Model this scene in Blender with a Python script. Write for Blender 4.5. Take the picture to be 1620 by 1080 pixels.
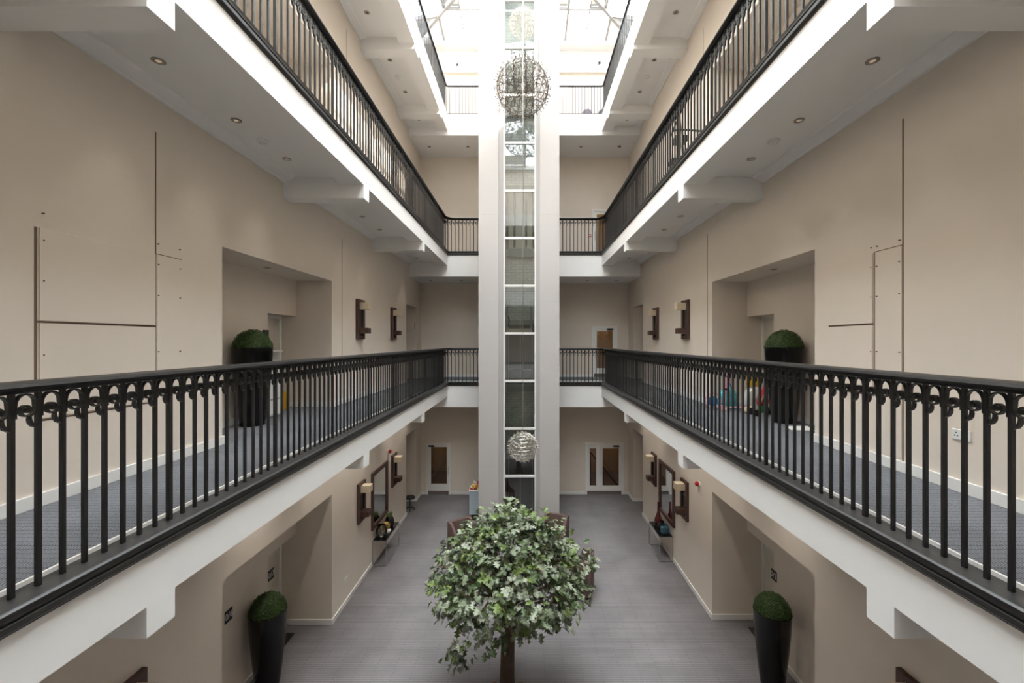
import bpy, bmesh, math, random
from mathutils import Vector, Matrix
random.seed(7)
for o in list(bpy.data.objects): bpy.data.objects.remove(o)
scene = bpy.context.scene
COL = scene.collection
K = 1.17            # metres per drawing unit
EZ = 5.23           # eye height in drawing units
F, VX, VY = 680.0, 832.0, 540.0
# ------------------------------------------------------------------ camera, sky, sun, exposure
cam = bpy.data.cameras.new('camera'); cam_o = bpy.data.objects.new('camera', cam); COL.objects.link(cam_o)
cam.sensor_width = 36; cam.lens = F/1620*36; cam.shift_x = -(VX-810)/1620; cam.shift_y = 0.0
cam.clip_start = 0.05; cam.clip_end = 200
cam_o.location = (0, 0, EZ*K); cam_o.rotation_euler = (math.pi/2, 0, 0)
scene.camera = cam_o
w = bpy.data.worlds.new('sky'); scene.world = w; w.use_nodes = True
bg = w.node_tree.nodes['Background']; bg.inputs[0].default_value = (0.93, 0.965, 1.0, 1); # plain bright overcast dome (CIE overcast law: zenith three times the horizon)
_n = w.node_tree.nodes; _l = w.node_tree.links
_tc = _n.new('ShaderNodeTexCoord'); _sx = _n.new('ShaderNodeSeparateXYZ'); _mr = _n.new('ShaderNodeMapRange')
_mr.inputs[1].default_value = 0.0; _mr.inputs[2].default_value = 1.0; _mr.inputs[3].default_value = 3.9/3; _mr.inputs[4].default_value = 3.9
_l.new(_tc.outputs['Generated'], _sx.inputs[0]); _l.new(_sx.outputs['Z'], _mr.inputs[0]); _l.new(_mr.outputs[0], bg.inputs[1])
sun = bpy.data.lights.new('sun', 'SUN'); sun.energy = 2.8; sun.angle = 0.012; sun.color = (1, 0.94, 0.86)
sun_o = bpy.data.objects.new('sun', sun); COL.objects.link(sun_o)
sun_o.rotation_euler = Vector((-1.0, 0.55, -1.28)).to_track_quat('-Z', 'Y').to_euler()
sun_o.location = (10, -6, 30)
scene.view_settings.view_transform = 'Standard'
try: scene.view_settings.look = 'None'
except Exception: pass
scene.view_settings.gamma = 1.0; scene.view_settings.use_curve_mapping = False
scene.view_settings.exposure = 2.22
# ------------------------------------------------------------------ materials
MATS = {}
def mat(name, col, rough=0.6, metal=0.0, noise=0.0, nscale=20.0, bump=0.0, bscale=200.0, spec=0.5, emit=None, coat=0.0):
    if name in MATS: return MATS[name]
    m = bpy.data.materials.new(name); m.use_nodes = True; MATS[name] = m
    nt = m.node_tree; b = nt.nodes['Principled BSDF']
    b.inputs['Base Color'].default_value = (*col, 1); b.inputs['Roughness'].default_value = rough
    b.inputs['Metallic'].default_value = metal; b.inputs['Specular IOR Level'].default_value = spec
    if coat: b.inputs['Coat Weight'].default_value = coat
    tc = nt.nodes.new('ShaderNodeTexCoord')
    if noise:
        n = nt.nodes.new('ShaderNodeTexNoise'); n.inputs['Scale'].default_value = nscale; n.inputs['Detail'].default_value = 5
        r = nt.nodes.new('ShaderNodeMix'); r.data_type = 'RGBA'
        r.inputs[6].default_value = (*[max(0, c*(1-noise)) for c in col], 1)
        r.inputs[7].default_value = (*[min(1, c*(1+noise)) for c in col], 1)
        nt.links.new(tc.outputs['Object'], n.inputs['Vector']); nt.links.new(n.outputs['Fac'], r.inputs[0])
        nt.links.new(r.outputs[2], b.inputs['Base Color'])
    if bump:
        n2 = nt.nodes.new('ShaderNodeTexNoise'); n2.inputs['Scale'].default_value = bscale; n2.inputs['Detail'].default_value = 3
        bp = nt.nodes.new('ShaderNodeBump'); bp.inputs['Strength'].default_value = bump; bp.inputs['Distance'].default_value = 0.01
        nt.links.new(tc.outputs['Object'], n2.inputs['Vector']); nt.links.new(n2.outputs['Fac'], bp.inputs['Height'])
        nt.links.new(bp.outputs['Normal'], b.inputs['Normal'])
    if emit:
        b.inputs['Emission Color'].default_value = (*emit[0], 1); b.inputs['Emission Strength'].default_value = emit[1]
    return m
def glassmat(name, tint, refl=0.06, rough=0.0):
    m = bpy.data.materials.new(name); m.use_nodes = True; MATS[name] = m
    nt = m.node_tree; nt.nodes.clear()
    out = nt.nodes.new('ShaderNodeOutputMaterial'); mx = nt.nodes.new('ShaderNodeMixShader')
    t = nt.nodes.new('ShaderNodeBsdfTransparent'); t.inputs[0].default_value = (*tint, 1)
    g = nt.nodes.new('ShaderNodeBsdfGlossy'); g.inputs['Roughness'].default_value = rough
    lw = nt.nodes.new('ShaderNodeFresnel'); lw.inputs[0].default_value = 1.5
    ad = nt.nodes.new('ShaderNodeMath'); ad.operation = 'ADD'; ad.inputs[1].default_value = refl; ad.use_clamp = True
    nt.links.new(lw.outputs[0], ad.inputs[0]); nt.links.new(ad.outputs[0], mx.inputs[0])
    nt.links.new(t.outputs[0], mx.inputs[1]); nt.links.new(g.outputs[0], mx.inputs[2]); nt.links.new(mx.outputs[0], out.inputs[0])
    return m
def carpet(name, c1, c2, sx, sy, rot=0.0):
    m = bpy.data.materials.new(name); m.use_nodes = True; MATS[name] = m
    nt = m.node_tree; b = nt.nodes['Principled BSDF']; b.inputs['Roughness'].default_value = 0.95; b.inputs['Specular IOR Level'].default_value = 0.1
    tc = nt.nodes.new('ShaderNodeTexCoord'); mp = nt.nodes.new('ShaderNodeMapping'); mp.inputs['Rotation'].default_value = (0, 0, rot)
    br = nt.nodes.new('ShaderNodeTexBrick'); br.inputs['Scale'].default_value = 1.0
    br.inputs['Brick Width'].default_value = sx; br.inputs['Row Height'].default_value = sy; br.inputs['Mortar Size'].default_value = min(sx, sy)*0.16
    br.inputs['Color1'].default_value = (*c1, 1); br.inputs['Color2'].default_value = (*[x*0.9 for x in c1], 1); br.inputs['Mortar'].default_value = (*c2, 1)
    n = nt.nodes.new('ShaderNodeTexNoise'); n.inputs['Scale'].default_value = 1.1; n.inputs['Detail'].default_value = 6
    n2 = nt.nodes.new('ShaderNodeTexNoise'); n2.inputs['Scale'].default_value = 90
    cr = nt.nodes.new('ShaderNodeMapRange'); cr.inputs[1].default_value = 0.3; cr.inputs[2].default_value = 0.7; cr.inputs[3].default_value = 0.84; cr.inputs[4].default_value = 1.12
    cr2 = nt.nodes.new('ShaderNodeMapRange'); cr2.inputs[1].default_value = 0.3; cr2.inputs[2].default_value = 0.7; cr2.inputs[3].default_value = 0.8; cr2.inputs[4].default_value = 1.2
    mu = nt.nodes.new('ShaderNodeMath'); mu.operation = 'MULTIPLY'
    vm = nt.nodes.new('ShaderNodeVectorMath'); vm.operation = 'SCALE'
    L = nt.links.new
    L(tc.outputs['Object'], mp.inputs[0]); L(mp.outputs[0], br.inputs['Vector']); L(tc.outputs['Object'], n.inputs['Vector']); L(tc.outputs['Object'], n2.inputs['Vector'])
    L(n.outputs['Fac'], cr.inputs[0]); L(n2.outputs['Fac'], cr2.inputs[0]); L(cr.outputs[0], mu.inputs[0]); L(cr2.outputs[0], mu.inputs[1])
    L(br.outputs['Color'], vm.inputs[0]); L(mu.outputs[0], vm.inputs['Scale']); L(vm.outputs[0], b.inputs['Base Color'])
    bp = nt.nodes.new('ShaderNodeBump'); bp.inputs['Strength'].default_value = 0.5; bp.inputs['Distance'].default_value = 0.006
    L(br.outputs['Fac'], bp.inputs['Height']); bp.invert = True; L(bp.outputs[0], b.inputs['Normal'])
    return m
def brickmat(name, c, mort):
    m = bpy.data.materials.new(name); m.use_nodes = True; MATS[name] = m
    nt = m.node_tree; b = nt.nodes['Principled BSDF']; b.inputs['Roughness'].default_value = 0.7
    tc = nt.nodes.new('ShaderNodeTexCoord'); mp = nt.nodes.new('ShaderNodeMapping'); mp.inputs['Rotation'].default_value = (math.pi/2, 0, 0)
    br = nt.nodes.new('ShaderNodeTexBrick'); br.inputs['Scale'].default_value = 1.0
    br.inputs['Brick Width'].default_value = 0.28; br.inputs['Row Height'].default_value = 0.095; br.inputs['Mortar Size'].default_value = 0.006
    br.inputs['Color1'].default_value = (*c, 1); br.inputs['Color2'].default_value = (*[x*0.9 for x in c], 1); br.inputs['Mortar'].default_value = (*mort, 1)
    L = nt.links.new; L(tc.outputs['Object'], mp.inputs[0]); L(mp.outputs[0], br.inputs['Vector']); L(br.outputs['Color'], b.inputs['Base Color'])
    return m
WALL = mat('taupe_paint', (0.77, 0.685, 0.59), 0.75, noise=0.03, nscale=3, bump=0.04, bscale=300, spec=0.25)
WHITE = mat('white_paint', (0.87, 0.855, 0.83), 0.6, noise=0.015, nscale=4, spec=0.3)
TRIM = mat('white_gloss_trim', (0.82, 0.80, 0.76), 0.35)
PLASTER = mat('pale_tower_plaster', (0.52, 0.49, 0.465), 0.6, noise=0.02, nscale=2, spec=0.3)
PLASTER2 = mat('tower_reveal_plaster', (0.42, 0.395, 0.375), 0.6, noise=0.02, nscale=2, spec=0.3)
IRON = mat('black_painted_iron', (0.011, 0.0105, 0.0105), 0.36, noise=0.25, nscale=40, bump=0.15, bscale=60)
KERB = mat('worn_black_kerb', (0.026, 0.025, 0.024), 0.38, noise=0.3, nscale=14, bump=0.1, bscale=50)
GLOSSBLACK = mat('black_gloss_planter', (0.004, 0.004, 0.004), 0.14, spec=0.35)
WOODDARK = mat('dark_stained_wood', (0.085, 0.042, 0.032), 0.45, noise=0.25, nscale=12)
SMOKED = mat('smoked_glass', (0.03, 0.032, 0.03), 0.08)
SHADE = mat('cream_shade', (0.78, 0.66, 0.48), 0.6)
STEEL = mat('brushed_steel', (0.55, 0.54, 0.52), 0.32, metal=1.0)
DARKSTEEL = mat('dark_steel', (0.16, 0.145, 0.12), 0.35, metal=1.0)
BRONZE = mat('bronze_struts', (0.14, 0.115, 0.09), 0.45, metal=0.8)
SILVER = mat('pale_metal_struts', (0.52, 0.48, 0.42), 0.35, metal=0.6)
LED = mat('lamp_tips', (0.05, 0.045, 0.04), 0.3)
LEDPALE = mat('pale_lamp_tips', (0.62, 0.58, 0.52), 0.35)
BLACK = mat('matt_black', (0.012, 0.012, 0.012), 0.5)
BLACKTOP = mat('black_glass_top', (0.008, 0.008, 0.009), 0.08)
JOINT = mat('board_gap', (0.16, 0.11, 0.075), 0.9)
CREAM = mat('cream_door', (0.66, 0.61, 0.52), 0.45)
MIRROR = mat('mirror_glass', (0.8, 0.82, 0.82), 0.02, metal=1.0)
RED = mat('red_plastic', (0.42, 0.015, 0.02), 0.35)
SOCKET = mat('white_plastic', (0.8, 0.8, 0.78), 0.35)
UPHOL = mat('brown_upholstery', (0.135, 0.085, 0.075), 0.8, noise=0.15, nscale=60, bump=0.2, bscale=400, spec=0.2)
BLUE = mat('pale_blue_cabinet', (0.46, 0.54, 0.60), 0.5, noise=0.04, nscale=5)
BARK = mat('brown_bark', (0.09, 0.06, 0.04), 0.9, noise=0.5, nscale=18, bump=0.8, bscale=30)
TWIG = mat('tan_twig', (0.24, 0.15, 0.085), 0.8, noise=0.3, nscale=20)
LEAFS = [mat('leaf_green', (0.075, 0.115, 0.040), 0.5, noise=0.3, nscale=9), mat('leaf_sage', (0.19, 0.225, 0.135), 0.5, noise=0.25, nscale=9),
         mat('leaf_fresh', (0.135, 0.19, 0.045), 0.45, noise=0.25, nscale=9), mat('leaf_grey', (0.29, 0.315, 0.225), 0.55, noise=0.2, nscale=9)]
BOX = [mat('boxwood_dark', (0.018, 0.045, 0.010), 0.6, noise=0.4, nscale=30), mat('boxwood_mid', (0.045, 0.095, 0.018), 0.55, noise=0.4, nscale=30), mat('boxwood_light', (0.10, 0.16, 0.035), 0.5, noise=0.3, nscale=30)]
CARPET0 = carpet('grey_ribbed_carpet', (0.215, 0.20, 0.20), (0.155, 0.143, 0.145), 0.7, 0.045)
CARPET1 = carpet('blue_grey_woven_carpet', (0.22, 0.226, 0.24), (0.075, 0.077, 0.085), 0.022, 0.06)
BRICK = brickmat('white_painted_brick', (0.78, 0.80, 0.77), (0.5, 0.52, 0.5))
GLASSROOF = glassmat('roof_glass', (0.95, 0.97, 0.97), 0.01)
GLASSLIFT = glassmat('lift_glass', (0.86, 0.93, 0.89), 0.16)
GLASSDOOR = glassmat('door_glass', (0.85, 0.84, 0.8), 0.04)
GLASSVASE = glassmat('dark_vase_glass', (0.32, 0.36, 0.36), 0.08)
GLASSCLEAR = glassmat('clear_vase_glass', (0.88, 0.86, 0.8), 0.08)
# ------------------------------------------------------------------ mesh helpers
class MB:
    def __init__(s): s.v = []; s.f = []; s.mi = []; s.cur = 0
    def add(s, vs, fs):
        n = len(s.v); s.v += [tuple(p) for p in vs]; s.f += [[i+n for i in f] for f in fs]; s.mi += [s.cur]*len(fs); return s
    def quad(s, a, b, c, d): return s.add([a, b, c, d], [[0, 1, 2, 3]])
    def box(s, x0, x1, y0, y1, z0, z1):
        if x0 > x1: x0, x1 = x1, x0
        if y0 > y1: y0, y1 = y1, y0
        if z0 > z1: z0, z1 = z1, z0
        return s.add([(x0,y0,z0),(x1,y0,z0),(x1,y1,z0),(x0,y1,z0),(x0,y0,z1),(x1,y0,z1),(x1,y1,z1),(x0,y1,z1)],
                     [[0,3,2,1],[4,5,6,7],[0,1,5,4],[1,2,6,5],[2,3,7,6],[3,0,4,7]])
    def cyl(s, p0, p1, r0, r1=None, n=10, cap=True):
        r1 = r0 if r1 is None else r1
        p0 = Vector(p0); p1 = Vector(p1); d = (p1-p0)
        if d.length < 1e-7: return s
        d.normalize(); a = Vector((0,0,1)) if abs(d.z) < 0.9 else Vector((1,0,0))
        u = d.cross(a).normalized(); v = d.cross(u)
        vs = []
        for p, r in ((p0, r0), (p1, r1)):
            for i in range(n):
                t = 2*math.pi*i/n; vs.append(p+(u*math.cos(t)+v*math.sin(t))*r)
        fs = [[i, (i+1) % n, n+(i+1) % n, n+i] for i in range(n)]
        if cap: fs += [list(range(n))[::-1], list(range(n, 2*n))]
        return s.add(vs, fs)
    def tube(s, pts, r, n=8):
        rs = r if isinstance(r, (list, tuple)) else [r]*len(pts)
        pts = [Vector(p) for p in pts]; vs = []; u = None
        for i, p in enumerate(pts):
            d = (pts[min(i+1, len(pts)-1)]-pts[max(i-1, 0)]).normalized()
            if u is None:
                a = Vector((0,0,1)) if abs(d.z) < 0.9 else Vector((1,0,0)); u = d.cross(a).normalized()
            else: u = (u-d*u.dot(d)).normalized()
            v = d.cross(u)
            for k in range(n):
                t = 2*math.pi*k/n; vs.append(p+(u*math.cos(t)+v*math.sin(t))*rs[i])
        m = len(pts); fs = [[i*n+k, i*n+(k+1) % n, (i+1)*n+(k+1) % n, (i+1)*n+k] for i in range(m-1) for k in range(n)]
        fs += [list(range(n))[::-1], list(range((m-1)*n, m*n))]
        return s.add(vs, fs)
    def lathe(s, prof, c=(0,0,0), n=28, sx=1.0, sy=1.0):
        vs = []; m = len(prof)
        for r, z in prof:
            for k in range(n):
                t = 2*math.pi*k/n; vs.append((c[0]+r*sx*math.cos(t), c[1]+r*sy*math.sin(t), c[2]+z))
        fs = [[i*n+k, i*n+(k+1) % n, (i+1)*n+(k+1) % n, (i+1)*n+k] for i in range(m-1) for k in range(n)]
        fs += [list(range(n))[::-1], list(range((m-1)*n, m*n))]
        return s.add(vs, fs)
    def ball(s, c, r, n=12, sz=1.0, sy=1.0):
        prof = [(max(1e-4, r*math.cos(-math.pi/2+math.pi*i/(n//2))), r*sz*math.sin(-math.pi/2+math.pi*i/(n//2))) for i in range(n//2+1)]
        return s.lathe(prof, c, n, 1.0, sy)
    def prism(s, poly, axis, a, b):
        n = len(poly)
        def mk(p, t):
            if axis == 'x': return (t, p[0], p[1])
            if axis == 'y': return (p[0], t, p[1])
            return (p[0], p[1], t)
        return s.add([mk(p, a) for p in poly]+[mk(p, b) for p in poly], [list(range(n))[::-1], list(range(n, 2*n))]+[[i, (i+1) % n, n+(i+1) % n, n+i] for i in range(n)])
BASE = {}
def tag(o, label=None, cat=None, group=None, kind=None):
    if label: o['label'] = label
    if cat: o['category'] = cat
    if group: o['group'] = group
    if kind: o['kind'] = kind
    return o
def meshdata(name, mb, mats, off=(0,0,0), bevel=0.0, smooth=False, seg=2):
    me = bpy.data.meshes.new(name)
    me.from_pydata([((x-off[0])*K, (y-off[1])*K, (z-off[2])*K) for x, y, z in mb.v], [], mb.f)
    mats = mats if isinstance(mats, (list, tuple)) else [mats]
    for m in mats: me.materials.append(m)
    if len(mats) > 1:
        for p, i in zip(me.polygons, mb.mi): p.material_index = i
    bm = bmesh.new(); bm.from_mesh(me)
    bmesh.ops.recalc_face_normals(bm, faces=bm.faces)
    if bevel:
        es = [e for e in bm.edges if len(e.link_faces) == 2 and e.calc_face_angle(0) > 0.6]
        bmesh.ops.bevel(bm, geom=es, offset=bevel*K, segments=seg, affect='EDGES', profile=0.5)
    bm.to_mesh(me); bm.free()
    if smooth:
        for p in me.polygons: p.use_smooth = True
        try: me.set_sharp_from_angle(angle=0.7)
        except Exception: pass
    me.update(); return me
def obj(name, mb, mats, parent=None, bevel=0.0, smooth=False, local=False, seg=2):
    """world-space parts: vertices are shifted by the base of the thing; local=True keeps them as they are"""
    off = (0,0,0) if (parent is None or local) else BASE[parent.name]
    me = meshdata(name, mb, mats, off, bevel, smooth, seg)
    o = bpy.data.objects.new(name, me); COL.objects.link(o)
    if parent is not None: o.parent = parent; BASE[o.name] = BASE[parent.name]
    else: BASE[o.name] = (0,0,0)
    return o
def single(name, mb, mats, base, label, cat, group=None, **kw):
    me = meshdata(name, mb, mats, base, kw.get('bevel', 0), kw.get('smooth', False))
    o = bpy.data.objects.new(name, me); COL.objects.link(o); o.location = [c*K for c in base]; BASE[o.name] = base
    return tag(o, label, cat, group)
def thing(name, label, cat, base, group=None, rotz=0.0):
    o = bpy.data.objects.new(name, None); COL.objects.link(o); o.empty_display_size = 0.1
    o.location = [c*K for c in base]; o.rotation_euler = (0, 0, rotz); BASE[o.name] = tuple(base)
    return tag(o, label, cat, group)
def struct(name, mb, mats, label=None, **kw):
    o = obj(name, mb, mats, **kw); o['kind'] = 'structure'
    if label: o['label'] = label
    return o
def rootstruct(name, base, label):
    o = thing(name, label, None, base); o['kind'] = 'structure'; return o
def copy_tree(o, parent=None):
    c = o.copy(); COL.objects.link(c); c.parent = parent; BASE[c.name] = BASE.get(o.name, (0,0,0))
    for ch in list(o.children): copy_tree(ch, c)
    return c
def px(x, y, Z): return ((x-VX)*Z/F, Z, EZ-(y-VY)*Z/F)
# ------------------------------------------------------------------ building dimensions (drawing units)
XL, XR, FL, FR = -3.59, 3.51, -2.40, 2.33
Y0, YO, YF, YB = -1.7, -0.3, 13.17, 14.72
LEV = [0.0, 4.015, 8.015, 12.2]
EAVE = 15.37
TX0, TX1, TY0, TY1 = -1.268, 0.896, 11.5, 13.17
SIDE = {-1: dict(X=XL, Fx=FL, a=(5.08, 7.95), b=(12.9, 14.08), name='left'), 1: dict(X=XR, Fx=FR, a=(5.22, 8.1), b=(12.9, 14.08), name='right')}
AD, DD = 0.66, 0.30      # alcove depth, doorway depth
def headz(i): return LEV[i]+(2.40 if i == 0 else 2.335)
# ------------------------------------------------------------------ floors
m = MB(); m.box(XL-1.1, XR+1.1, Y0, YB, -0.1, 0.0)
struct('floor', m, CARPET0, 'grey ribbed carpet of the ground floor')
for i in (1, 2, 3):
    z = LEV[i]; m = MB()
    m.box(XL-1.1, FL-0.155, Y0, YB, z-0.05, z); m.box(FR+0.155, XR+1.1, Y0, YB, z-0.05, z)
    m.box(FL-0.155, FR+0.155, YF+0.155, YB, z-0.05, z); m.box(FL-0.155, FR+0.155, Y0, YO-0.155, z-0.05, z)
    struct('floor', m, CARPET1, ['', 'blue grey carpet of the middle walkway', 'blue grey carpet of the upper walkway', 'blue grey carpet of the top walkway'][i])
# ------------------------------------------------------------------ walls with alcoves
STOREY = ['ground floor', 'middle floor', 'upper floor', 'top floor']
WALLS = {}
for i in range(4):
    z0 = LEV[i]; z1 = LEV[i+1] if i < 3 else EAVE
    hz = headz(i)
    for s in (-1, 1):
        S = SIDE[s]; X = S['X']; a0, a1 = S['a']; b0, b1 = S['b']; m = MB()
        def q(y0, y1, za, zb, x=None):
            x = X if x is None else x
            if y1-y0 > 1e-6 and zb-za > 1e-6: m.quad((x, y0, za), (x, y1, za), (x, y1, zb), (x, y0, zb))
        def face(x0, x1, y, za, zb): m.quad((x0, y, za), (x1, y, za), (x1, y, zb), (x0, y, zb))
        def lid(x0, x1, y0, y1, z): m.quad((x0, y0, z), (x1, y0, z), (x1, y1, z), (x0, y1, z))
        if i == 3:
            q(Y0, YB, z0, z1)
        else:
            q(Y0, a0, z0, hz); q(a1, b0, z0, hz); q(b1, YB, z0, hz); q(Y0, YB, hz, z1)
            xb = X+s*AD; xd = xb+s*DD; d0 = a1-0.87; dh = z0+1.685
            face(X, xb, a0, z0, hz); face(X, xb, a1, z0, hz); lid(X, xb, a0, a1, hz)
            q(a0, d0, z0, hz, xb); q(d0, a1, dh, hz, xb)
            face(xb, xd, d0, z0, dh); face(xb, xd, a1, z0, dh); lid(xb, xd, d0, a1, dh); q(d0, a1, z0, dh, xd+s*0.05)
            face(xd, xd+s*.05, d0, z0, dh); face(xd, xd+s*.05, a1, z0, dh); lid(xd, xd+s*.05, d0, a1, dh)
            xo = X+s*0.9
            face(X, xo, b0, z0, hz); face(X, xo, b1, z0, hz); lid(X, xo, b0, b1, hz); q(b0, b1, z0, hz, xo)
        WALLS[s, i] = struct('wall_'+S['name'], m, WALL, 'taupe side wall of the %s on the %s' % (STOREY[i], S['name']))
        # alcove doors
        if i < 3:
            d0 = a1-0.87; dh = z0+1.685; r = rootstruct('door_%d' % (1+i*2+(s > 0)), (xd, d0, z0), 'cream panelled door inside the %s alcove of the %s' % (S['name'], STOREY[i]))
            t = MB(); t.box(xd-s*0.035, xd+s*0.02, d0, d0+0.06, z0, dh); t.box(xd-s*0.035, xd+s*0.02, a1-0.06, a1, z0, dh); t.box(xd-s*0.035, xd+s*0.02, d0+.06, a1-.06, dh-0.06, dh)
            obj('door_frame', t, TRIM, r, bevel=0.004)
            t = MB(); t.box(xd-s*0.0, xd+s*0.03, d0+0.06, a1-0.06, z0+0.01, dh-0.06)
            lf = obj('door_leaf', t, CREAM, r)
            for (pa, pb) in ((0.12, 0.72), (0.84, 1.5)):
                t = MB(); t.box(xd-s*0.008, xd, d0+0.17, a1-0.17, z0+pa, z0+pb); obj('panel', t, CREAM, lf, bevel=0.006)
            t = MB(); t.cyl((xd, d0+0.12, z0+0.85), (xd-s*0.05, d0+0.12, z0+0.85), 0.012); t.cyl((xd-s*0.05, d0+0.12, z0+0.85), (xd-s*0.05, d0+0.22, z0+0.85), 0.009); obj('handle', t, DARKSTEEL, lf)
# back wall, with openings left for the doors
DOORS = [(0, -158.2, -118.5, 'single'), (0, 93.2, 154.4, 'double'), (1, 104.2, 145.0, 'single_r'), (2, 104.2, 145.0, 'single_r')]
pxm = YB/F
for i in range(4):
    z0 = LEV[i]; z1 = LEV[i+1] if i < 3 else EAVE; m = MB(); xs = [XL]; holes = [(d[1]*pxm, d[2]*pxm, z0+(1.755 if i == 0 else 1.735)) for d in DOORS if d[0] == i]
    x = XL
    for (h0, h1, hz) in sorted(holes):
        m.quad((x, YB, z0), (h0, YB, z0), (h0, YB, z1), (x, YB, z1)); m.quad((h0, YB, hz), (h1, YB, hz), (h1, YB, z1), (h0, YB, z1)); x = h1
    m.quad((x, YB, z0), (XR, YB, z0), (XR, YB, z1), (x, YB, z1))
    struct('wall_back', m, WALL, 'taupe end wall of the '+STOREY[i])
    m = MB(); m.quad((XL, Y0, z0), (XR, Y0, z0), (XR, Y0, z1), (XL, Y0, z1)); struct('wall_front', m, WALL, 'taupe wall behind the viewer on the '+STOREY[i])
# top floor boxed ledge and roof upstand at the back
m = MB(); m.box(XL, XR, 14.31, YB+0.3, 15.12, EAVE); m.box(XL, XR, YB-0.10, YB, 14.40, 15.12)
struct('ceiling', m, WHITE, 'white ceiling strip and upstand below the roof glass')
m = MB(); m.box(XL-0.4, XL+0.05, Y0-.3, YB+.3, 15.12, EAVE); m.box(XR-0.05, XR+0.4, Y0-.3, YB+.3, 15.12, EAVE); m.box(XL, XR, Y0-0.3, Y0+0.1, 15.12, EAVE)
struct('trim_1', m, WHITE, 'white upstand carrying the roof glass along the sides')
m = MB(); m.box(XR+0.4, XR+0.7, Y0-.5, YB+.5, 15.0, EAVE+1.45)  # unseen parapet added to keep direct sun off the middle left wall
struct('trim_2', m, WHITE, 'unseen parapet added on the right of the roof to block sun')
# baseboards
bi = 0
for i in range(3):
    z0 = LEV[i]
    for s in (-1, 1):
        S = SIDE[s]; X = S['X']; a0, a1 = S['a']; b0, b1 = S['b']; m = MB(); T = 0.02; H = 0.1
        xb = X+s*AD; d0 = a1-0.87; xd = xb+s*DD
        for (y0, y1, x) in ((Y0, a0, X), (a1, b0, X), (b1, YB, X), (a0, d0, xb), (b0, b1, X+s*.9)): m.box(x-s*T, x, y0-(T if x == X and y0 > 0 else 0), y1+(T if x == X and y1 < YB else 0), z0, z0+H)
        for (y, x0, x1, d) in ((a0, X, xb, 1), (a1, X, xd, -1), (b0, X, X+s*.9, 1), (b1, X, X+s*.9, -1)): m.box(x0, x1, y, y+d*T, z0, z0+H)
        struct('baseboard_'+S['name'], m, TRIM, 'white skirting along the %s wall of the %s' % (S['name'], STOREY[i]), bevel=0.004)
    m = MB(); xs = [XL]+[v for d in DOORS if d[0] == i for v in (d[1]*pxm-0.02, d[2]*pxm+0.02)]+[XR]; xs.sort()
    for k in range(0, len(xs), 2): m.box(xs[k], xs[k+1], YB-0.02, YB, z0, z0+0.1)
    struct('baseboard_back', m, TRIM, 'white skirting along the end wall of the '+STOREY[i], bevel=0.004)
# ------------------------------------------------------------------ walkway slabs, beams, cornices
BEAMS = {1: [(-0.9, -0.68), (2.72, 2.94), (6.36, 6.58), (9.98, 10.2)], 2: [(-0.9, -0.68), (2.72, 2.94), (6.36, 6.58), (9.98, 10.2)], 3: [(1.35, 1.67), (4.0, 4.32), (6.65, 6.97), (9.3, 9.62), (11.95, 12.28)]}
for i in (1, 2, 3):
    f = LEV[i]; sb, ce, bb, bk, co = (f-.465, f-.355, f-.665, f-.795, f-.435) if i < 3 else (f-.54, f-.39, f-.64, f-.66, f-.45)
    top = f-0.05
    m = MB()
    for s in (-1, 1):
        S = SIDE[s]; Fx = S['Fx']; X = S['X']
        m.box(X, Fx+s*0.34, Y0, YF, ce, top); m.box(Fx, Fx+s*0.34, Y0, YF, sb, top)
        if i == 3: m.box(Fx, Fx+s*0.10, YO, YF, top, f)
    m.box(XL, XR, YF, YB, bk, top); m.box(XL, XR, Y0, YO, bk, top)
    if i == 3: m.box(FL-.1, FR+.1, YF, YF+.1, top, f)
    c = struct('ceiling', m, WHITE, 'white walkway soffit and edge band above the '+STOREY[i-1])
    for s in (-1, 1):
        S = SIDE[s]; Fx = S['Fx']; X = S['X']
        for (y0, y1) in BEAMS[i]:
            t = MB(); t.prism([(X, bb), (Fx, bb), (Fx, sb), (Fx+s*.34, sb), (Fx+s*.34, ce), (X, ce)], 'y', y0, y1); obj('beam', t, WHITE, c)
        ys = [Y0]+[v for b in BEAMS[i] for v in b]+[YF]
        for k in range(0, len(ys), 2):
            if ys[k+1] < 0: continue
            t = MB(); t.prism([(X, ce), (X-s*0.16, ce), (X-s*0.15, ce-0.02), (X-s*0.04, co+0.015), (X-s*0.03, co), (X, co)], 'y', ys[k], ys[k+1]); obj('cornice', t, WHITE, c)
# ------------------------------------------------------------------ swept kerbs and balustrades
def station_path(s, d, R, xt):
    """points and outward normals along one side of the opening and round the far corner to the tower"""
    Fx = SIDE[s]['Fx']; pts = [((Fx+s*d, YO), (s, 0))]
    cx, cy = Fx-s*R, YF-R; n = 8
    for k in range(n+1):
        a = (math.pi/2)*k/n; nx, ny = s*math.cos(a), math.sin(a)
        pts.append(((cx+nx*(R+d), cy+ny*(R+d)), (nx, ny)))
    pts.append(((xt, YF+d), (0, 1)))
    return pts
def sweep(mb, path, prof):
    n = len(prof); vs = []
    for (p, nn) in path:
        for (o, z) in prof: vs.append((p[0]+nn[0]*o, p[1]+nn[1]*o, z))
    m = len(path); fs = [[i*n+k, i*n+(k+1) % n, (i+1)*n+(k+1) % n, (i+1)*n+k] for i in range(m-1) for k in range(n)]
    fs += [list(range(n)), list(range((m-1)*n, m*n))]
    return mb.add(vs, fs)
KPROF = [(-.030, -.050), (-.036, -.040), (-.036, -.034), (-.026, -.024), (-.012, -.022), (.14, -.022), (.14, -.15), (.0, -.15), (-.004, -.138), (-.020, -.132), (-.030, -.122), (-.030, -.092), (-.016, -.086), (-.016, -.078), (-.030, -.072)]
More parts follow.
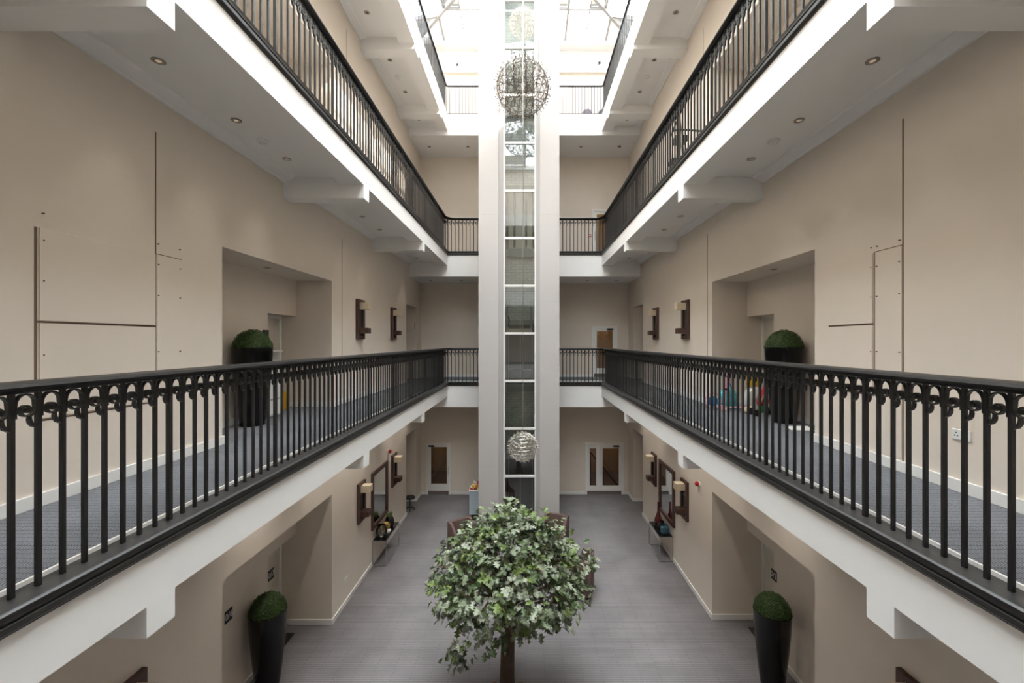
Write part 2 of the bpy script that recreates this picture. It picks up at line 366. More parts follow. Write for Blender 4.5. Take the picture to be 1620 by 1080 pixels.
RPROF = [(-.062, -.024), (-.066, -.012), (-.058, .004), (-.02, .014), (.02, .014), (.058, .004), (.066, -.012), (.062, -.024), (.045, -.034), (.03, -.046), (-.03, -.046), (-.045, -.034)]
tn = 3
for i in (1, 2):
    for s in (-1, 1):
        xt = TX0 if s < 0 else TX1
        m = MB(); sweep(m, station_path(s, 0, 0.10, xt), [(o, LEV[i]+z) for o, z in KPROF]); struct('trim_%d' % tn, m, KERB, 'worn black moulded kerb of the %s %s walkway' % (['', 'middle', 'upper'][i], SIDE[s]['name']), smooth=True); tn += 1
        m = MB(); sweep(m, station_path(s, 0.14, 0.10, xt), [(0, LEV[i]-.022), (.016, LEV[i]-.022), (.016, LEV[i]+.002), (0, LEV[i]+.002)]); struct('trim_%d' % tn, m, TRIM, 'thin white carpet edge of the %s %s walkway' % (['', 'middle', 'upper'][i], SIDE[s]['name'])); tn += 1
# scroll ornament between bars (local: x along the railing, y across, z up; origin at baluster foot)
SP = 0.1146; BH = 0.985
def ribbon(mb, pts, th, wd):
    vs = []; n = len(pts)
    for k in range(n):
        a = Vector(pts[max(k-1, 0)]); b = Vector(pts[min(k+1, n-1)]); d = (b-a).normalized(); nn = Vector((-d.y, d.x)); p = Vector(pts[k])
        t = th[k] if isinstance(th, list) else th
        for (o, y) in ((-t, -wd), (t, -wd), (t, wd), (-t, wd)): vs.append((p.x+nn.x*o, y, p.y+nn.y*o))
    fs = [[j*4+k, j*4+(k+1) % 4, (j+1)*4+(k+1) % 4, (j+1)*4+k] for j in range(n-1) for k in range(4)]+[[0, 1, 2, 3], [(n-1)*4+k for k in range(4)]]
    mb.add(vs, fs)
def scroll_mesh(name):
    m = MB(); c = (-0.054, BH-0.086); pts = [(-SP+0.012, BH-0.125), (-SP+0.013, BH-0.09)]
    for k in range(8):
        a = math.pi*(1-k/8.0); pts.append((-0.057+0.044*math.cos(a), BH-0.058+0.050*math.sin(a)))
    for k in range(19):
        a = -math.pi*2*(k/18.0)*1.5; r = 0.041*math.exp(-1.25*k/18.0*1.15); pts.append((c[0]+r*math.cos(a), c[1]+r*math.sin(a)))
    ribbon(m, pts, [0.0042]*len(pts), 0.011)
    m.cyl((c[0], -0.013, c[1]), (c[0], 0.013, c[1]), 0.009, n=8)
    tl = [(-0.038, BH-0.118), (-0.040, BH-0.135), (-0.036, BH-0.152), (-0.026, BH-0.168), (-0.010, BH-0.180)]
    ribbon(m, tl, [0.003, .006, .007, .006, .003], 0.010)
    return meshdata(name, m, IRON, smooth=False)
SCROLL = scroll_mesh('scroll')
def bar_mesh(name, b, h): 
    m = MB(); m.box(-b/2, b/2, -b/2, b/2, 0, h); return meshdata(name, m, IRON)
BAR = bar_mesh('baluster', 0.020, BH); BARW = bar_mesh('baluster_stout', 0.028, BH)
B3H = 0.83; BAR3 = bar_mesh('top_baluster', 0.016, B3H)
def arclen(path):
    L = [0.0]
    for k in range(1, len(path)): L.append(L[-1]+math.dist(path[k][0], path[k-1][0]))
    return L
def at_len(path, L, t):
    for k in range(1, len(L)):
        if t <= L[k]:
            u = (t-L[k-1])/max(1e-9, L[k]-L[k-1]); p0, n0 = path[k-1]; p1, n1 = path[k]
            p = (p0[0]+(p1[0]-p0[0])*u, p0[1]+(p1[1]-p0[1])*u); n = Vector((n0[0]+(n1[0]-n0[0])*u, n0[1]+(n1[1]-n0[1])*u)).normalized(); return p, n
    return path[-1][0], Vector(path[-1][1])
def baluster(parent, pos, ang, me, scroll, base):
    o = bpy.data.objects.new('baluster', me); COL.objects.link(o); o.parent = parent
    o.location = [(pos[k]-base[k])*K for k in range(3)]; o.rotation_euler = (0, 0, ang)
    if scroll:
        c = bpy.data.objects.new('scroll', SCROLL); COL.objects.link(c); c.parent = o
for i in (1, 2, 3):
    f = LEV[i]
    for s in (-1, 1):
        S = SIDE[s]; xt = TX0 if s < 0 else TX1; d = 0.075 if i < 3 else 0.05
        foot = f-.022 if i < 3 else f+0.03
        base = (S['Fx']+s*d, 6.0, foot)
        lab = ['', 'black iron balustrade with scrolls on the middle %s walkway', 'black iron balustrade with scrolls on the upper %s walkway', 'slender dark balustrade of straight bars on the top %s walkway'][i] % S['name']
        r = thing('balustrade', lab, 'balustrade', base, 'balustrades round the atrium')
        path = station_path(s, d, 0.22 if i < 3 else 0.02, xt); L = arclen(path)
        m = MB()
        if i < 3: sweep(m, path, [(o, foot+BH+0.044+z) for o, z in RPROF])
        else: sweep(m, path, [(-.028, foot+B3H), (.028, foot+B3H), (.028, foot+B3H+.03), (.02, foot+B3H+.04), (-.02, foot+B3H+.04), (-.028, foot+B3H+.03)])
        obj('handrail', m, IRON, r, smooth=(i < 3))
        if i == 3:
            m = MB(); sweep(m, path, [(-.015, foot-.012), (.015, foot-.012), (.015, foot+.006), (-.015, foot+.006)]); obj('bottom_rail', m, IRON, r)
            m = MB()
            for t in [1.0+1.4*k for k in range(11)]+[L[-1]-.1]:
                p, n = at_len(path, L, t); m.box(p[0]-.012, p[0]+.012, p[1]-.012, p[1]+.012, f, foot)
            obj('rail_foot', m, IRON, r)
        sp = SP if i < 3 else 0.098
        first = (2.066 if s < 0 else 2.128)-YO; t = first-8*SP; k = -8
        while t < L[-1]-0.03:
            p, n = at_len(path, L, t); ang = math.atan2(n.y, n.x)-math.pi/2     # local y -> outward normal
            if s > 0: ang += math.pi                                             # scroll stays on the image-left of its bar
            me = BAR3 if i == 3 else (BARW if (k-8) % 11 == 0 else BAR)
            a2 = ang
            baluster(r, (p[0], p[1], foot), a2, me, i < 3, base)
            t += sp; k += 1
# ------------------------------------------------------------------ glazed roof (hipped), rafters and panes
sky = rootstruct('window_1', (0, 6, EAVE), 'hipped glass roof with white rafters over the atrium')
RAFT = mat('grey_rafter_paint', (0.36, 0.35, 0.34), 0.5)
SL = math.tan(math.radians(9.0)); RX0, RX1, RY0, RY1 = XL, XR, Y0, 14.31; HX = (RX1-RX0)/2; CX = (RX0+RX1)/2
def roofz(x, y): return EAVE+SL*max(0, min(x-RX0, RX1-x, y-RY0, RY1-y))
def clip(poly, a, b, c):      # keep a*x+b*y<=c
    out = []
    for k in range(len(poly)):
        p, q_ = poly[k], poly[(k+1) % len(poly)]; dp = a*p[0]+b*p[1]-c; dq = a*q_[0]+b*q_[1]-c
        if dp <= 1e-9: out.append(p)
        if dp*dq < -1e-12:
            t = dp/(dp-dq); out.append((p[0]+(q_[0]-p[0])*t, p[1]+(q_[1]-p[1])*t))
    return out
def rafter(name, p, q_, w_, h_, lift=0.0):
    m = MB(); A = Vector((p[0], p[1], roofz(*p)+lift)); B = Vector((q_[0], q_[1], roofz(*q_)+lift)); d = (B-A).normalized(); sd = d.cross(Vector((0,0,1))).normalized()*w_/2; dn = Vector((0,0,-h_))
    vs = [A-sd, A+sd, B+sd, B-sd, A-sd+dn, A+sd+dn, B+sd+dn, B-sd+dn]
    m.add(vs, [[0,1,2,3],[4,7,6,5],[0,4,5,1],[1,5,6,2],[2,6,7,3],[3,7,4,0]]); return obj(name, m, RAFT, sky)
xr = [-2.72, -1.36, 0.0-0.04, 1.31, 2.66]; xm = [-3.2, -2.04, -0.7, 0.63, 1.98, 3.1]
ye = RY1-HX; yr = [RY0+HX+1.36*k for k in range(7)]
faces = {'back': [(1,1,RX1+RY1-0)], }
def region(face):
    poly = [(RX0,RY0),(RX1,RY0),(RX1,RY1),(RX0,RY1)]
    db = lambda: 0
    if face == 'back': return [(RX0,RY1),(CX,RY1-HX),(RX1,RY1)]
    if face == 'front': return [(RX0,RY0),(RX1,RY0),(CX,RY0+HX)]
    if face == 'left': return [(RX0,RY0),(CX,RY0+HX),(CX,RY1-HX),(RX0,RY1)]
    return [(RX1,RY0),(RX1,RY1),(CX,RY1-HX),(CX,RY0+HX)]
def hiplen(v0): return max(0, HX-abs(v0-CX))
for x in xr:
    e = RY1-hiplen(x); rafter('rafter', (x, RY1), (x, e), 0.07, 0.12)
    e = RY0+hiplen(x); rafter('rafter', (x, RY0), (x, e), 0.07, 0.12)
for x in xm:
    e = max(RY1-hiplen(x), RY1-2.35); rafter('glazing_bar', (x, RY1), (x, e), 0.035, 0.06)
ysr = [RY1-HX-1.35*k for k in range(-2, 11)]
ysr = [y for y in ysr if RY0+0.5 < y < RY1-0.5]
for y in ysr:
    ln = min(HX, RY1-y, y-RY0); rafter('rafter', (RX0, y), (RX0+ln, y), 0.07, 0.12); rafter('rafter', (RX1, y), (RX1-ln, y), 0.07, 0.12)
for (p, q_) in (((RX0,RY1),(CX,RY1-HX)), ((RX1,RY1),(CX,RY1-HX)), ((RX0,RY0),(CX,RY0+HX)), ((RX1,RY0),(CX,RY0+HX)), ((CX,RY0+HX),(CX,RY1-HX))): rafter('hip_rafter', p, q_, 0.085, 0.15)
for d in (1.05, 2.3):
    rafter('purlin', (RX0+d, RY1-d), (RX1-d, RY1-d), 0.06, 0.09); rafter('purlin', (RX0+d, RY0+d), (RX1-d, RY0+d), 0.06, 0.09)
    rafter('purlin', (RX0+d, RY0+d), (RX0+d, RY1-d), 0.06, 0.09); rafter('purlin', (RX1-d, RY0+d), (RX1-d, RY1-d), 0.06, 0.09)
def panes(face, cuts, axis):
    reg = region(face)
    for k in range(len(cuts)-1):
        a, b = cuts[k], cuts[k+1]
        c1 = clip(reg, -1 if axis == 'x' else 0, 0 if axis == 'x' else -1, -a); c1 = clip(c1, 1 if axis == 'x' else 0, 0 if axis == 'x' else 1, b) if len(c1) > 2 else []
        for (r0, r1) in ((0.0, 1.05), (1.05, 2.3), (2.3, 9)):
            if face == 'back': c2 = clip(c1, 0, 1, RY1-r0); c2 = clip(c2, 0, -1, -(RY1-r1)) if len(c2) > 2 else []
            elif face == 'front': c2 = clip(c1, 0, -1, -(RY0+r0)); c2 = clip(c2, 0, 1, RY0+r1) if len(c2) > 2 else []
            elif face == 'left': c2 = clip(c1, -1, 0, -(RX0+r0)); c2 = clip(c2, 1, 0, RX0+r1) if len(c2) > 2 else []
            else: c2 = clip(c1, 1, 0, RX1-r0); c2 = clip(c2, -1, 0, -(RX1-r1)) if len(c2) > 2 else []
            if len(c2) > 2:
                m = MB(); m.add([(x, y, roofz(x, y)+0.005) for x, y in c2], [list(range(len(c2)))]); obj('pane', m, GLASSROOF, sky)
xcut = sorted([RX0]+xr+xm+[RX1]); xc2 = sorted([RX0]+xr+[RX1]); yc = sorted([RY0]+ysr+[RY1])
panes('back', xcut, 'x'); panes('front', xc2, 'x'); panes('left', yc, 'y'); panes('right', yc, 'y')
# ------------------------------------------------------------------ lift tower
GX0, GX1 = (796.3-VX)*TY0/F, (848.0-VX)*TY0/F; RVX0, RVX1 = (788.5-VX)*TY0/F, (854.0-VX)*TY0/F; TTOP = 15.15
tw = rootstruct('wall_tower', (TX0, TY0, 0), 'pale plastered lift tower with a tall glazed slot')
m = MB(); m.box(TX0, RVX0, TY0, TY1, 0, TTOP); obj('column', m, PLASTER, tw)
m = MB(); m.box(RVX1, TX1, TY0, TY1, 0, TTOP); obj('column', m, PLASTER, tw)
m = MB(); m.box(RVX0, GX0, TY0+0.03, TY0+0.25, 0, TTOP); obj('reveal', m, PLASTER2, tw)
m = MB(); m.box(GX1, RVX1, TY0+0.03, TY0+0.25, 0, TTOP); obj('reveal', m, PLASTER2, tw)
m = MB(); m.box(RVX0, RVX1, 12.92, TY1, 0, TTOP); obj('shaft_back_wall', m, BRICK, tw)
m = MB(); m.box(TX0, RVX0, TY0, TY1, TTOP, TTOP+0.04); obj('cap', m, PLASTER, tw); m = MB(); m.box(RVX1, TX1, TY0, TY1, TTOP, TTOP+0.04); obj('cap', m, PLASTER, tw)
m = MB(); m.quad((RVX0, TY0, TTOP+.02), (RVX1, TY0, TTOP+.02), (RVX1, TY1, TTOP+.02), (RVX0, TY1, TTOP+.02)); obj('added_shaft_glass', m, GLASSROOF, tw)  # unseen glass top added so daylight brightens the shaft
for (z, w_) in ((1.9, .004), (8.62, .004), (6.3, .004), (4.6, .004), (11.2, .004)):
    for (a, b) in ((TX0+.002, RVX0-.002), (RVX1+.002, TX1-.002)):
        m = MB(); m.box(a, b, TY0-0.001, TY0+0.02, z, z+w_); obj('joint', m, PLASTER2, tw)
win = rootstruct('window_2', (GX0, TY0+.05, 0), 'tall glazed slot of the lift tower with white transoms')
ys = [73-75.68*k for k in range(1, 4)][::-1]+[73+75.68*k for k in range(0, 13)]
zs = sorted([EZ-(y-VY)*TY0/F for y in ys]); zs = [z for z in zs if 0.2 < z < TTOP-.1]
m = MB(); m.box(GX0, GX0+.04, TY0+.045, TY0+.11, 0, TTOP); obj('frame', m, TRIM, win)
m = MB(); m.box(GX1-.04, GX1, TY0+.045, TY0+.11, 0, TTOP); obj('frame', m, TRIM, win)
for z in zs:
    m = MB(); m.box(GX0+.04, GX1-.04, TY0+.045, TY0+.11, z-.03, z+.03); obj('transom', m, TRIM, win)
zz = [0.0]+zs+[TTOP]
for k in range(len(zz)-1):
    m = MB(); m.quad((GX0+.04, TY0+.08, zz[k]+.03), (GX1-.04, TY0+.08, zz[k]+.03), (GX1-.04, TY0+.08, zz[k+1]-.03), (GX0+.04, TY0+.08, zz[k+1]-.03)); obj('pane', m, GLASSLIFT, win)
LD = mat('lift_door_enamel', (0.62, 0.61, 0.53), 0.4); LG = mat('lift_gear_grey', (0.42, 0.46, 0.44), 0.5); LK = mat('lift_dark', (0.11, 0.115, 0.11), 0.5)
for i in range(4):
    f = LEV[i]; r = rootstruct('door_%d' % (20+i), ((GX0+GX1)/2, 12.85, f), 'lift landing doors seen through the tower glass on the '+STOREY[i])
    a, b = GX0+0.02, GX1-.02; c = (a+b)/2
    for (x0, x1) in ((a+.07, c-.006), (c+.006, b-.07)):
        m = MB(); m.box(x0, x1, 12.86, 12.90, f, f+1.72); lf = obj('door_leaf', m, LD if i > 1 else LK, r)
        m = MB(); xm_ = x0+(x1-x0)*.5; m.box(xm_-.03, xm_+.03, 12.85, 12.86, f+.02, f+1.70); obj('stiffener', m, LK, lf)
    m = MB(); m.box(a, a+.06, 12.84, 12.91, f-.02, f+1.80); obj('door_jamb', m, LK, r)
    m = MB(); m.box(b-.06, b, 12.84, 12.91, f-.02, f+1.80); obj('door_jamb', m, LK, r)
    m = MB(); m.box(a, c-.02, 12.78, 12.90, f+1.74, f+1.86); m.box(c+.02, b, 12.78, 12.90, f+1.74, f+1.86); obj('door_gear', m, LG, r)
    if i: 
        m = MB(); m.box(a+.03, b-.01, 12.74, 12.91, f-.27, f-.03); obj('sill_apron', m, LG, r)
# lift car parked with its roof gear above the middle floor
r = rootstruct('trim_20', ((GX0+GX1)/2, 12.4, 5.45), 'lift car header frame with guide brackets above the middle landing')
m = MB(); m.box(GX0+.05, GX1-.1, 12.3, 12.75, 5.43, 5.60); obj('header_beam', m, LD, r)
m = MB(); m.box(GX0+.05, GX0+.09, 12.3, 12.4, 5.60, 6.25); m.box(GX1-.14, GX1-.10, 12.3, 12.4, 5.60, 6.25); obj('guide_rail', m, LG, r)
for x in (GX0+.03, GX1-.18):
    m = MB(); m.box(x, x+.15, 12.25, 12.4, 6.22, 6.26); m.box(x+.02, x+.05, 12.25, 12.4, 6.26, 6.42); m.box(x+.1, x+.12, 12.25, 12.4, 6.26, 6.42); obj('bracket', m, STEEL, r)
m = MB(); m.tube([(GX0+.1, 12.28, 5.66), (GX0+.13, 12.28, 5.8), (GX0+.11, 12.28, 5.95)], .018, 6); obj('cable', m, BLACK, r)
m = MB(); m.cyl((GX0+.1, 12.28, 4.42), (GX1-.12, 12.28, 4.42), 0.014, n=8); obj('car_handrail', m, TRIM, r)
# ------------------------------------------------------------------ glazed doors in the end wall
def glazed_leaf(r, x0, x1, z0, z1, gx0, gx1, gz0, gz1, handle=None):
    y = YB; m = MB()
    for (a, b, c, d) in ((x0, gx0, z0, z1), (gx1, x1, z0, z1), (gx0, gx1, z0, gz0), (gx0, gx1, gz1, z1)): m.box(a, b, y-.01, y+.03, c, d)
    lf = obj('door_leaf', m, TRIM, r)
    m = MB(); m.quad((gx0, y+.012, gz0), (gx1, y+.012, gz0), (gx1, y+.012, gz1), (gx0, y+.012, gz1)); obj('pane', m, GLASSDOOR, lf)
    if handle is not None:
        m = MB(); m.cyl((handle, y-.05, z0+.55), (handle, y-.05, z0+.85), .011, n=8); m.cyl((handle, y-.05, z0+.58), (handle, y-.01, z0+.58), .008, n=6); m.cyl((handle, y-.05, z0+.82), (handle, y-.01, z0+.82), .008, n=6); obj('handle', m, STEEL, lf)
    return lf
def door_frame(r, x0, x1, z0, zt):
    m = MB(); w_ = 0.075
    m.box(x0, x0+w_, YB-.03, YB+.05, z0, zt); m.box(x1-w_, x1, YB-.03, YB+.05, z0, zt); m.box(x0+w_, x1-w_, YB-.03, YB+.05, zt-w_, zt); obj('door_frame', m, TRIM, r, bevel=.006)
KICK = mat('worn_kick_plate', (0.16, 0.13, 0.115), 0.5, noise=.2)
CORR = mat('corridor_ochre', (0.42, 0.30, 0.17), 0.8); CORRF = mat('corridor_carpet', (0.16, 0.11, 0.09), 0.9)
dn = 10
for (i, a, b, kind) in DOORS:
    z0 = LEV[i]; x0, x1 = a*pxm, b*pxm; zt = z0+(1.755 if i == 0 else 1.735); w_ = .075
    lab = {('single', 0): 'white glazed door at the end of the ground floor, left of the tower', ('double', 0): 'white glazed double door at the end of the ground floor', ('single_r', 1): 'white glazed door at the end of the middle walkway', ('single_r', 2): 'white glazed door at the end of the upper walkway'}[(kind, i)]
    r = rootstruct('door_%d' % dn, ((x0+x1)/2, YB, z0), lab); dn += 1
    door_frame(r, x0, x1, z0, zt); zb = z0+.12
    if kind == 'double':
        xm_ = (949-VX)*pxm
        glazed_leaf(r, x0+w_, xm_-.004, zb, zt-w_, (932.8-VX)*pxm, (943.3-VX)*pxm, EZ-(768-VY)*pxm, EZ-(709-VY)*pxm)
        glazed_leaf(r, xm_+.004, x1-w_, zb, zt-w_, (953.3-VX)*pxm, (979-VX)*pxm, EZ-(768-VY)*pxm, EZ-(709-VY)*pxm, (950.8-VX)*pxm)
        m = MB(); m.box((970-VX)*pxm, (979-VX)*pxm, YB-.07, YB-.012, zt-.13, zt-.07); obj('door_closer', m, DARKSTEEL, r)
    elif kind == 'single':
        glazed_leaf(r, x0+w_, x1-w_, zb, zt-w_, (682-VX)*pxm, (707-VX)*pxm, EZ-(765-VY)*pxm, EZ-(707-VY)*pxm, (709.5-VX)*pxm)
        m = MB(); m.box((678-VX)*pxm, (687-VX)*pxm, YB-.07, YB-.012, zt-.12, zt-.07); obj('door_closer', m, BLACK, r)
    else:
        glazed_leaf(r, x0+w_, x1-w_, zb, zt-w_, (944-VX)*pxm, (969.2-VX)*pxm, z0+.30, zt-.17, (941-VX)*pxm)
        m = MB(); m.box((960-VX)*pxm, (969.5-VX)*pxm, YB-.07, YB-.012, zt-.14, zt-.08); obj('door_closer', m, DARKSTEEL, r)
    m = MB(); m.box(x0+w_, x1-w_, YB-.005, YB+.02, z0, zb); obj('kick_plate', m, KICK, r)
    # corridor behind
    c = MB(); e = 0.35; yb = YB+2.6
    c.quad((x0-e, YB+.06, z0), (x0-e, yb, z0), (x0-e, yb, zt+.4), (x0-e, YB+.06, zt+.4)); c.quad((x1+e, YB+.06, z0), (x1+e, yb, z0), (x1+e, yb, zt+.4), (x1+e, YB+.06, zt+.4))
    c.quad((x0-e, yb, z0), (x1+e, yb, z0), (x1+e, yb, zt+.4), (x0-e, yb, zt+.4)); c.quad((x0-e, YB+.06, zt+.4), (x1+e, YB+.06, zt+.4), (x1+e, yb, zt+.4), (x0-e, yb, zt+.4))
    c.quad((x0-e, YB+.06, z0), (x0, YB+.06, z0), (x0, YB+.06, zt+.4), (x0-e, YB+.06, zt+.4)); c.quad((x1, YB+.06, z0), (x1+e, YB+.06, z0), (x1+e, YB+.06, zt+.4), (x1, YB+.06, zt+.4)); c.quad((x0, YB+.06, zt), (x1, YB+.06, zt), (x1, YB+.06, zt+.4), (x0, YB+.06, zt+.4))
    struct('wall_corridor', c, CORR, 'ochre corridor beyond the '+lab)
    c = MB(); c.quad((x0-e, YB, z0+.001), (x1+e, YB, z0+.001), (x1+e, yb, z0+.001), (x0-e, yb, z0+.001)); struct('floor', c, CORRF, 'brown carpet beyond the '+lab)
    lt = bpy.data.lights.new('corridor_fill', 'POINT'); lt.energy = 2.2 if kind != 'single' else 1.5; lt.color = (1, .78, .5); lt.shadow_soft_size = .15  # point light without a fixture, added to brighten the corridor
    lo = bpy.data.objects.new('corridor_fill', lt); COL.objects.link(lo); lo.location = ((x0+x1)/2*K, (YB+1.7)*K, (zt+.25)*K)
m = MB(); m.tube([(2.25, YB+.5, 1.35), (2.75, YB+.5, .75), (3.25, YB+.5, .15)], .022, 8); m.cyl((2.75, YB+.5, .0), (2.75, YB+.5, .74), .012, n=6); m.cyl((2.3, YB+.5, 0), (2.3, YB+.5, 1.3), .012, n=6)
single('stair_handrail', m, BLACK, (2.75, YB+.5, 0), 'dark sloping stair handrail seen through the glazed double door', 'handrail')
# ------------------------------------------------------------------ wall boards, joints
def joint(s, i, y, z0, z1, w_=.014):
    X = SIDE[s]['X']; m = MB(); m.box(X-s*.002, X+s*.02, y-w_/2, y+w_/2, z0, z1); obj('joint', m, JOINT, WALLS[s, i])
def hjoint(s, i, y0, y1, z, w_=.010):
    X = SIDE[s]['X']; m = MB(); m.box(X-s*.002, X+s*.02, y0, y1, z-w_/2, z+w_/2); obj('joint', m, JOINT, WALLS[s, i])
def board(s, i, y0, y1, z0, z1, t=.012):
    X = SIDE[s]['X']; m = MB(); m.box(X-s*t, X+s*.005, y0, y1, z0, z1); obj('board', m, WALL, WALLS[s, i], bevel=.002)
f1 = LEV[1]
joint(-1, 1, 4.166, f1+.1, EZ+2.03); joint(-1, 1, 3.146, EZ-.57, EZ+.84, .018); joint(-1, 1, 8.39, f1+.1, EZ+2.0, .012); hjoint(-1, 1, 4.17, 4.48, EZ+.852, .007)
board(-1, 1, 3.165, 4.155, EZ+.155, EZ+.84); board(-1, 1, 3.165, 4.155, EZ-.57, EZ+.135); board(-1, 1, 4.18, 4.48, f1+.12, EZ+.845, .006); hjoint(-1, 1, 3.15, 4.16, EZ+.145, .014); hjoint(-1, 1, 3.15, 4.16, EZ-.585, .012)
joint(1, 1, 4.0, f1+.1, EZ+2.07); joint(1, 1, 4.325, EZ-.53, EZ+.90, .020); joint(1, 1, 8.3, f1+.1, EZ+2.07, .012); hjoint(1, 1, 4.005, 4.32, EZ+.90, .007)
board(1, 1, 4.345, 4.98, EZ+.185, EZ+.89); board(1, 1, 4.345, 4.98, EZ-.53, EZ+.165); board(1, 1, 4.012, 4.315, f1+.12, EZ+.893, .006); hjoint(1, 1, 4.33, 4.98, EZ+.175, .014); hjoint(1, 1, 4.33, 4.98, EZ-.545, .012)
joint(-1, 2, 8.6, LEV[2]+.1, EZ+6.25, .012); joint(1, 2, 8.5, LEV[2]+.1, EZ+6.2, .012)
NAIL = mat('nail_hole', (.12, .1, .085), .8)
for s, ys_ in ((-1, (3.19, 4.19, 4.45)), (1, (4.03, 4.29, 4.36))):
    for y in ys_:
        for z in (EZ-.1, EZ+.45, EZ+.75, EZ+.95):
            m = MB(); X = SIDE[s]['X']; m.cyl((X-s*.016, y, z), (X, y, z), .006, n=6); obj('screw', m, NAIL, WALLS[s, 1])
# ------------------------------------------------------------------ wall lights
def sconce(s, y, zb, label):
    X = SIDE[s]['X']; base = (X, y+.2, zb); r = thing('wall_light', label, 'wall light', base, 'wooden wall lights with cream cube shades')
    H = .85; W = .40
    m = MB(); t = .055
    m.box(X-s*t, X, y, y+.085, zb, zb+H); m.box(X-s*t, X, y+W-.085, y+W, zb, zb+H); m.box(X-s*t, X, y+.085, y+W-.085, zb, zb+.07); m.box(X-s*t, X, y+.085, y+W-.085, zb+H-.07, zb+H); obj('back_frame', m, WOODDARK, r, bevel=.005)
    m = MB(); m.box(X-s*.03, X, y+.085, y+W-.085, zb+.07, zb+H-.07); obj('smoked_panel', m, SMOKED, r)
    m = MB(); m.box(X-s*.24, X-s*.03, y+.11, y+W-.11, zb+.64, zb+.79); obj('shade', m, SHADE, r, bevel=.004)
    m = MB(); m.box(X-s*.22, X-s*.03, y+.10, y+W-.10, zb+.12, zb+.24); obj('lower_block', m, WOODDARK, r, bevel=.005)
for (s, i, y, zb, lab) in ((-1, 1, 9.06, EZ+.05, 'wooden wall light on the middle left wall, nearer of the two'), (-1, 1, 11.37, EZ+.05, 'wooden wall light on the middle left wall, farther of the two'),
                       (1, 1, 9.18, EZ+.05, 'wooden wall light on the middle right wall, nearer of the two'), (1, 1, 11.33, EZ+.05, 'wooden wall light on the middle right wall, farther of the two'),
                       (-1, 0, 9.12, 1.34, 'wooden wall light on the ground floor left wall, nearer side of the mirror'), (-1, 0, 11.43, 1.34, 'wooden wall light on the ground floor left wall, far side of the mirror'),
                       (1, 0, 9.25, 1.34, 'wooden wall light on the ground floor right wall, nearer side of the mirror'), (1, 0, 11.5, 1.34, 'wooden wall light on the ground floor right wall, far side of the mirror'),
                       (-1, 0, 3.62, 1.34, 'wooden wall light low at the bottom left edge, only its top showing'), (1, 0, 3.62, 1.34, 'wooden wall light low at the bottom right edge, only its top showing')):
    sconce(s, y, zb, lab)
# ------------------------------------------------------------------ mirrors and console tables
for s, y0, y1 in ((-1, 9.95, 11.08), (1, 10.1, 11.24)):
    X = SIDE[s]['X']; nm = SIDE[s]['name']; z0, z1 = .84, 2.17
    r = thing('wall_mirror', 'tall dark framed mirror above the console on the %s wall' % nm, 'mirror', (X, (y0+y1)/2, z0), 'dark framed wall mirrors')
    m = MB(); w_ = .09; t = .05
    m.box(X-s*t, X, y0, y0+w_, z0, z1); m.box(X-s*t, X, y1-w_, y1, z0, z1); m.box(X-s*t, X, y0+w_, y1-w_, z0, z0+w_); m.box(X-s*t, X, y0+w_, y1-w_, z1-w_, z1); obj('frame', m, WOODDARK, r, bevel=.006)
    m = MB(); m.box(X-s*.02, X, y0+w_, y1-w_, z0+w_, z1-w_); obj('glass', m, MIRROR, r)
for s in (-1, 1):
    X = SIDE[s]['X']; nm = SIDE[s]['name']; y0, y1, H = (10.0, 11.0, .61) if s < 0 else (10.2, 11.05, .61); xa, xb_ = X-s*.03, X-s*.34
    r = thing('console_table', 'slim black topped console with thin steel frame under the %s mirror' % nm, 'table', ((xa+xb_)/2, (y0+y1)/2, 0), 'slim steel console tables')
    m = MB(); m.box(xa, xb_, y0, y1, H-.03, H); obj('table_top', m, BLACKTOP, r, bevel=.003)
    for x in (xa, xb_):
        for y in (y0, y1):
            m = MB(); m.box(x-.008, x+.008, y-.008, y+.008, 0, H-.015); obj('leg', m, STEEL, r)
    for y in (y0, y1):
        m = MB(); m.box(xa, xb_, y-.007, y+.007, 0, .014); obj('foot_rail', m, STEEL, r); m = MB(); m.box(xa, xb_, y-.009, y+.009, H-.032, H-.012); obj('top_rail', m, STEEL, r)
    m = MB(); m.box(xb_-.007, xb_+.007, y0, y1, 0, .014); obj('foot_rail', m, STEEL, r); m = MB(); m.box(xb_-.009, xb_+.009, y0, y1, H-.032, H-.012); obj('top_rail', m, STEEL, r)
def vase(c, prof, mt, name, label, cat='vase', n=24):
    r = thing(name, label, cat, c); m = MB(); m.lathe(prof, c, n); obj('body', m, mt, r, smooth=True); return r
c = (XL+.19, 10.72, .611)
r = vase(c, [(.05, 0), (.085, .01), (.115, .07), (.118, .13), (.095, .22), (.065, .28), (.06, .275), (.09, .21), (.108, .13), (.10, .06), (.04, .02)], GLASSVASE, 'grass_vase', 'dark glass vase with short green grass on the left console', 'vase')
m = MB(); random.seed(3)
for k in range(160):
    a = random.random()*6.28; rr = random.random()**.5*.06; p = Vector((c[0]+rr*math.cos(a), c[1]+rr*math.sin(a), c[2]+.2)); d = Vector((math.cos(a)*.05*random.random(), math.sin(a)*.05*random.random(), .15+.05*random.random())); sd = Vector((-math.sin(a), math.cos(a), 0))*.006
    m.add([p-sd, p+sd, p+d], [[0, 1, 2]])
o = obj('grass', m, LEAFS[2], r); o['kind'] = 'stuff'
c = (XL+.16, 10.22, .611)
r = vase(c, [(.05, 0), (.09, .01), (.125, .07), (.125, .17), (.09, .24), (.08, .27), (.075, .265), (.085, .24), (.117, .17), (.117, .07), (.04, .02)], GLASSCLEAR, 'ribbed_glass_lantern', 'ribbed clear glass lantern at the near end of the left console', 'lantern')
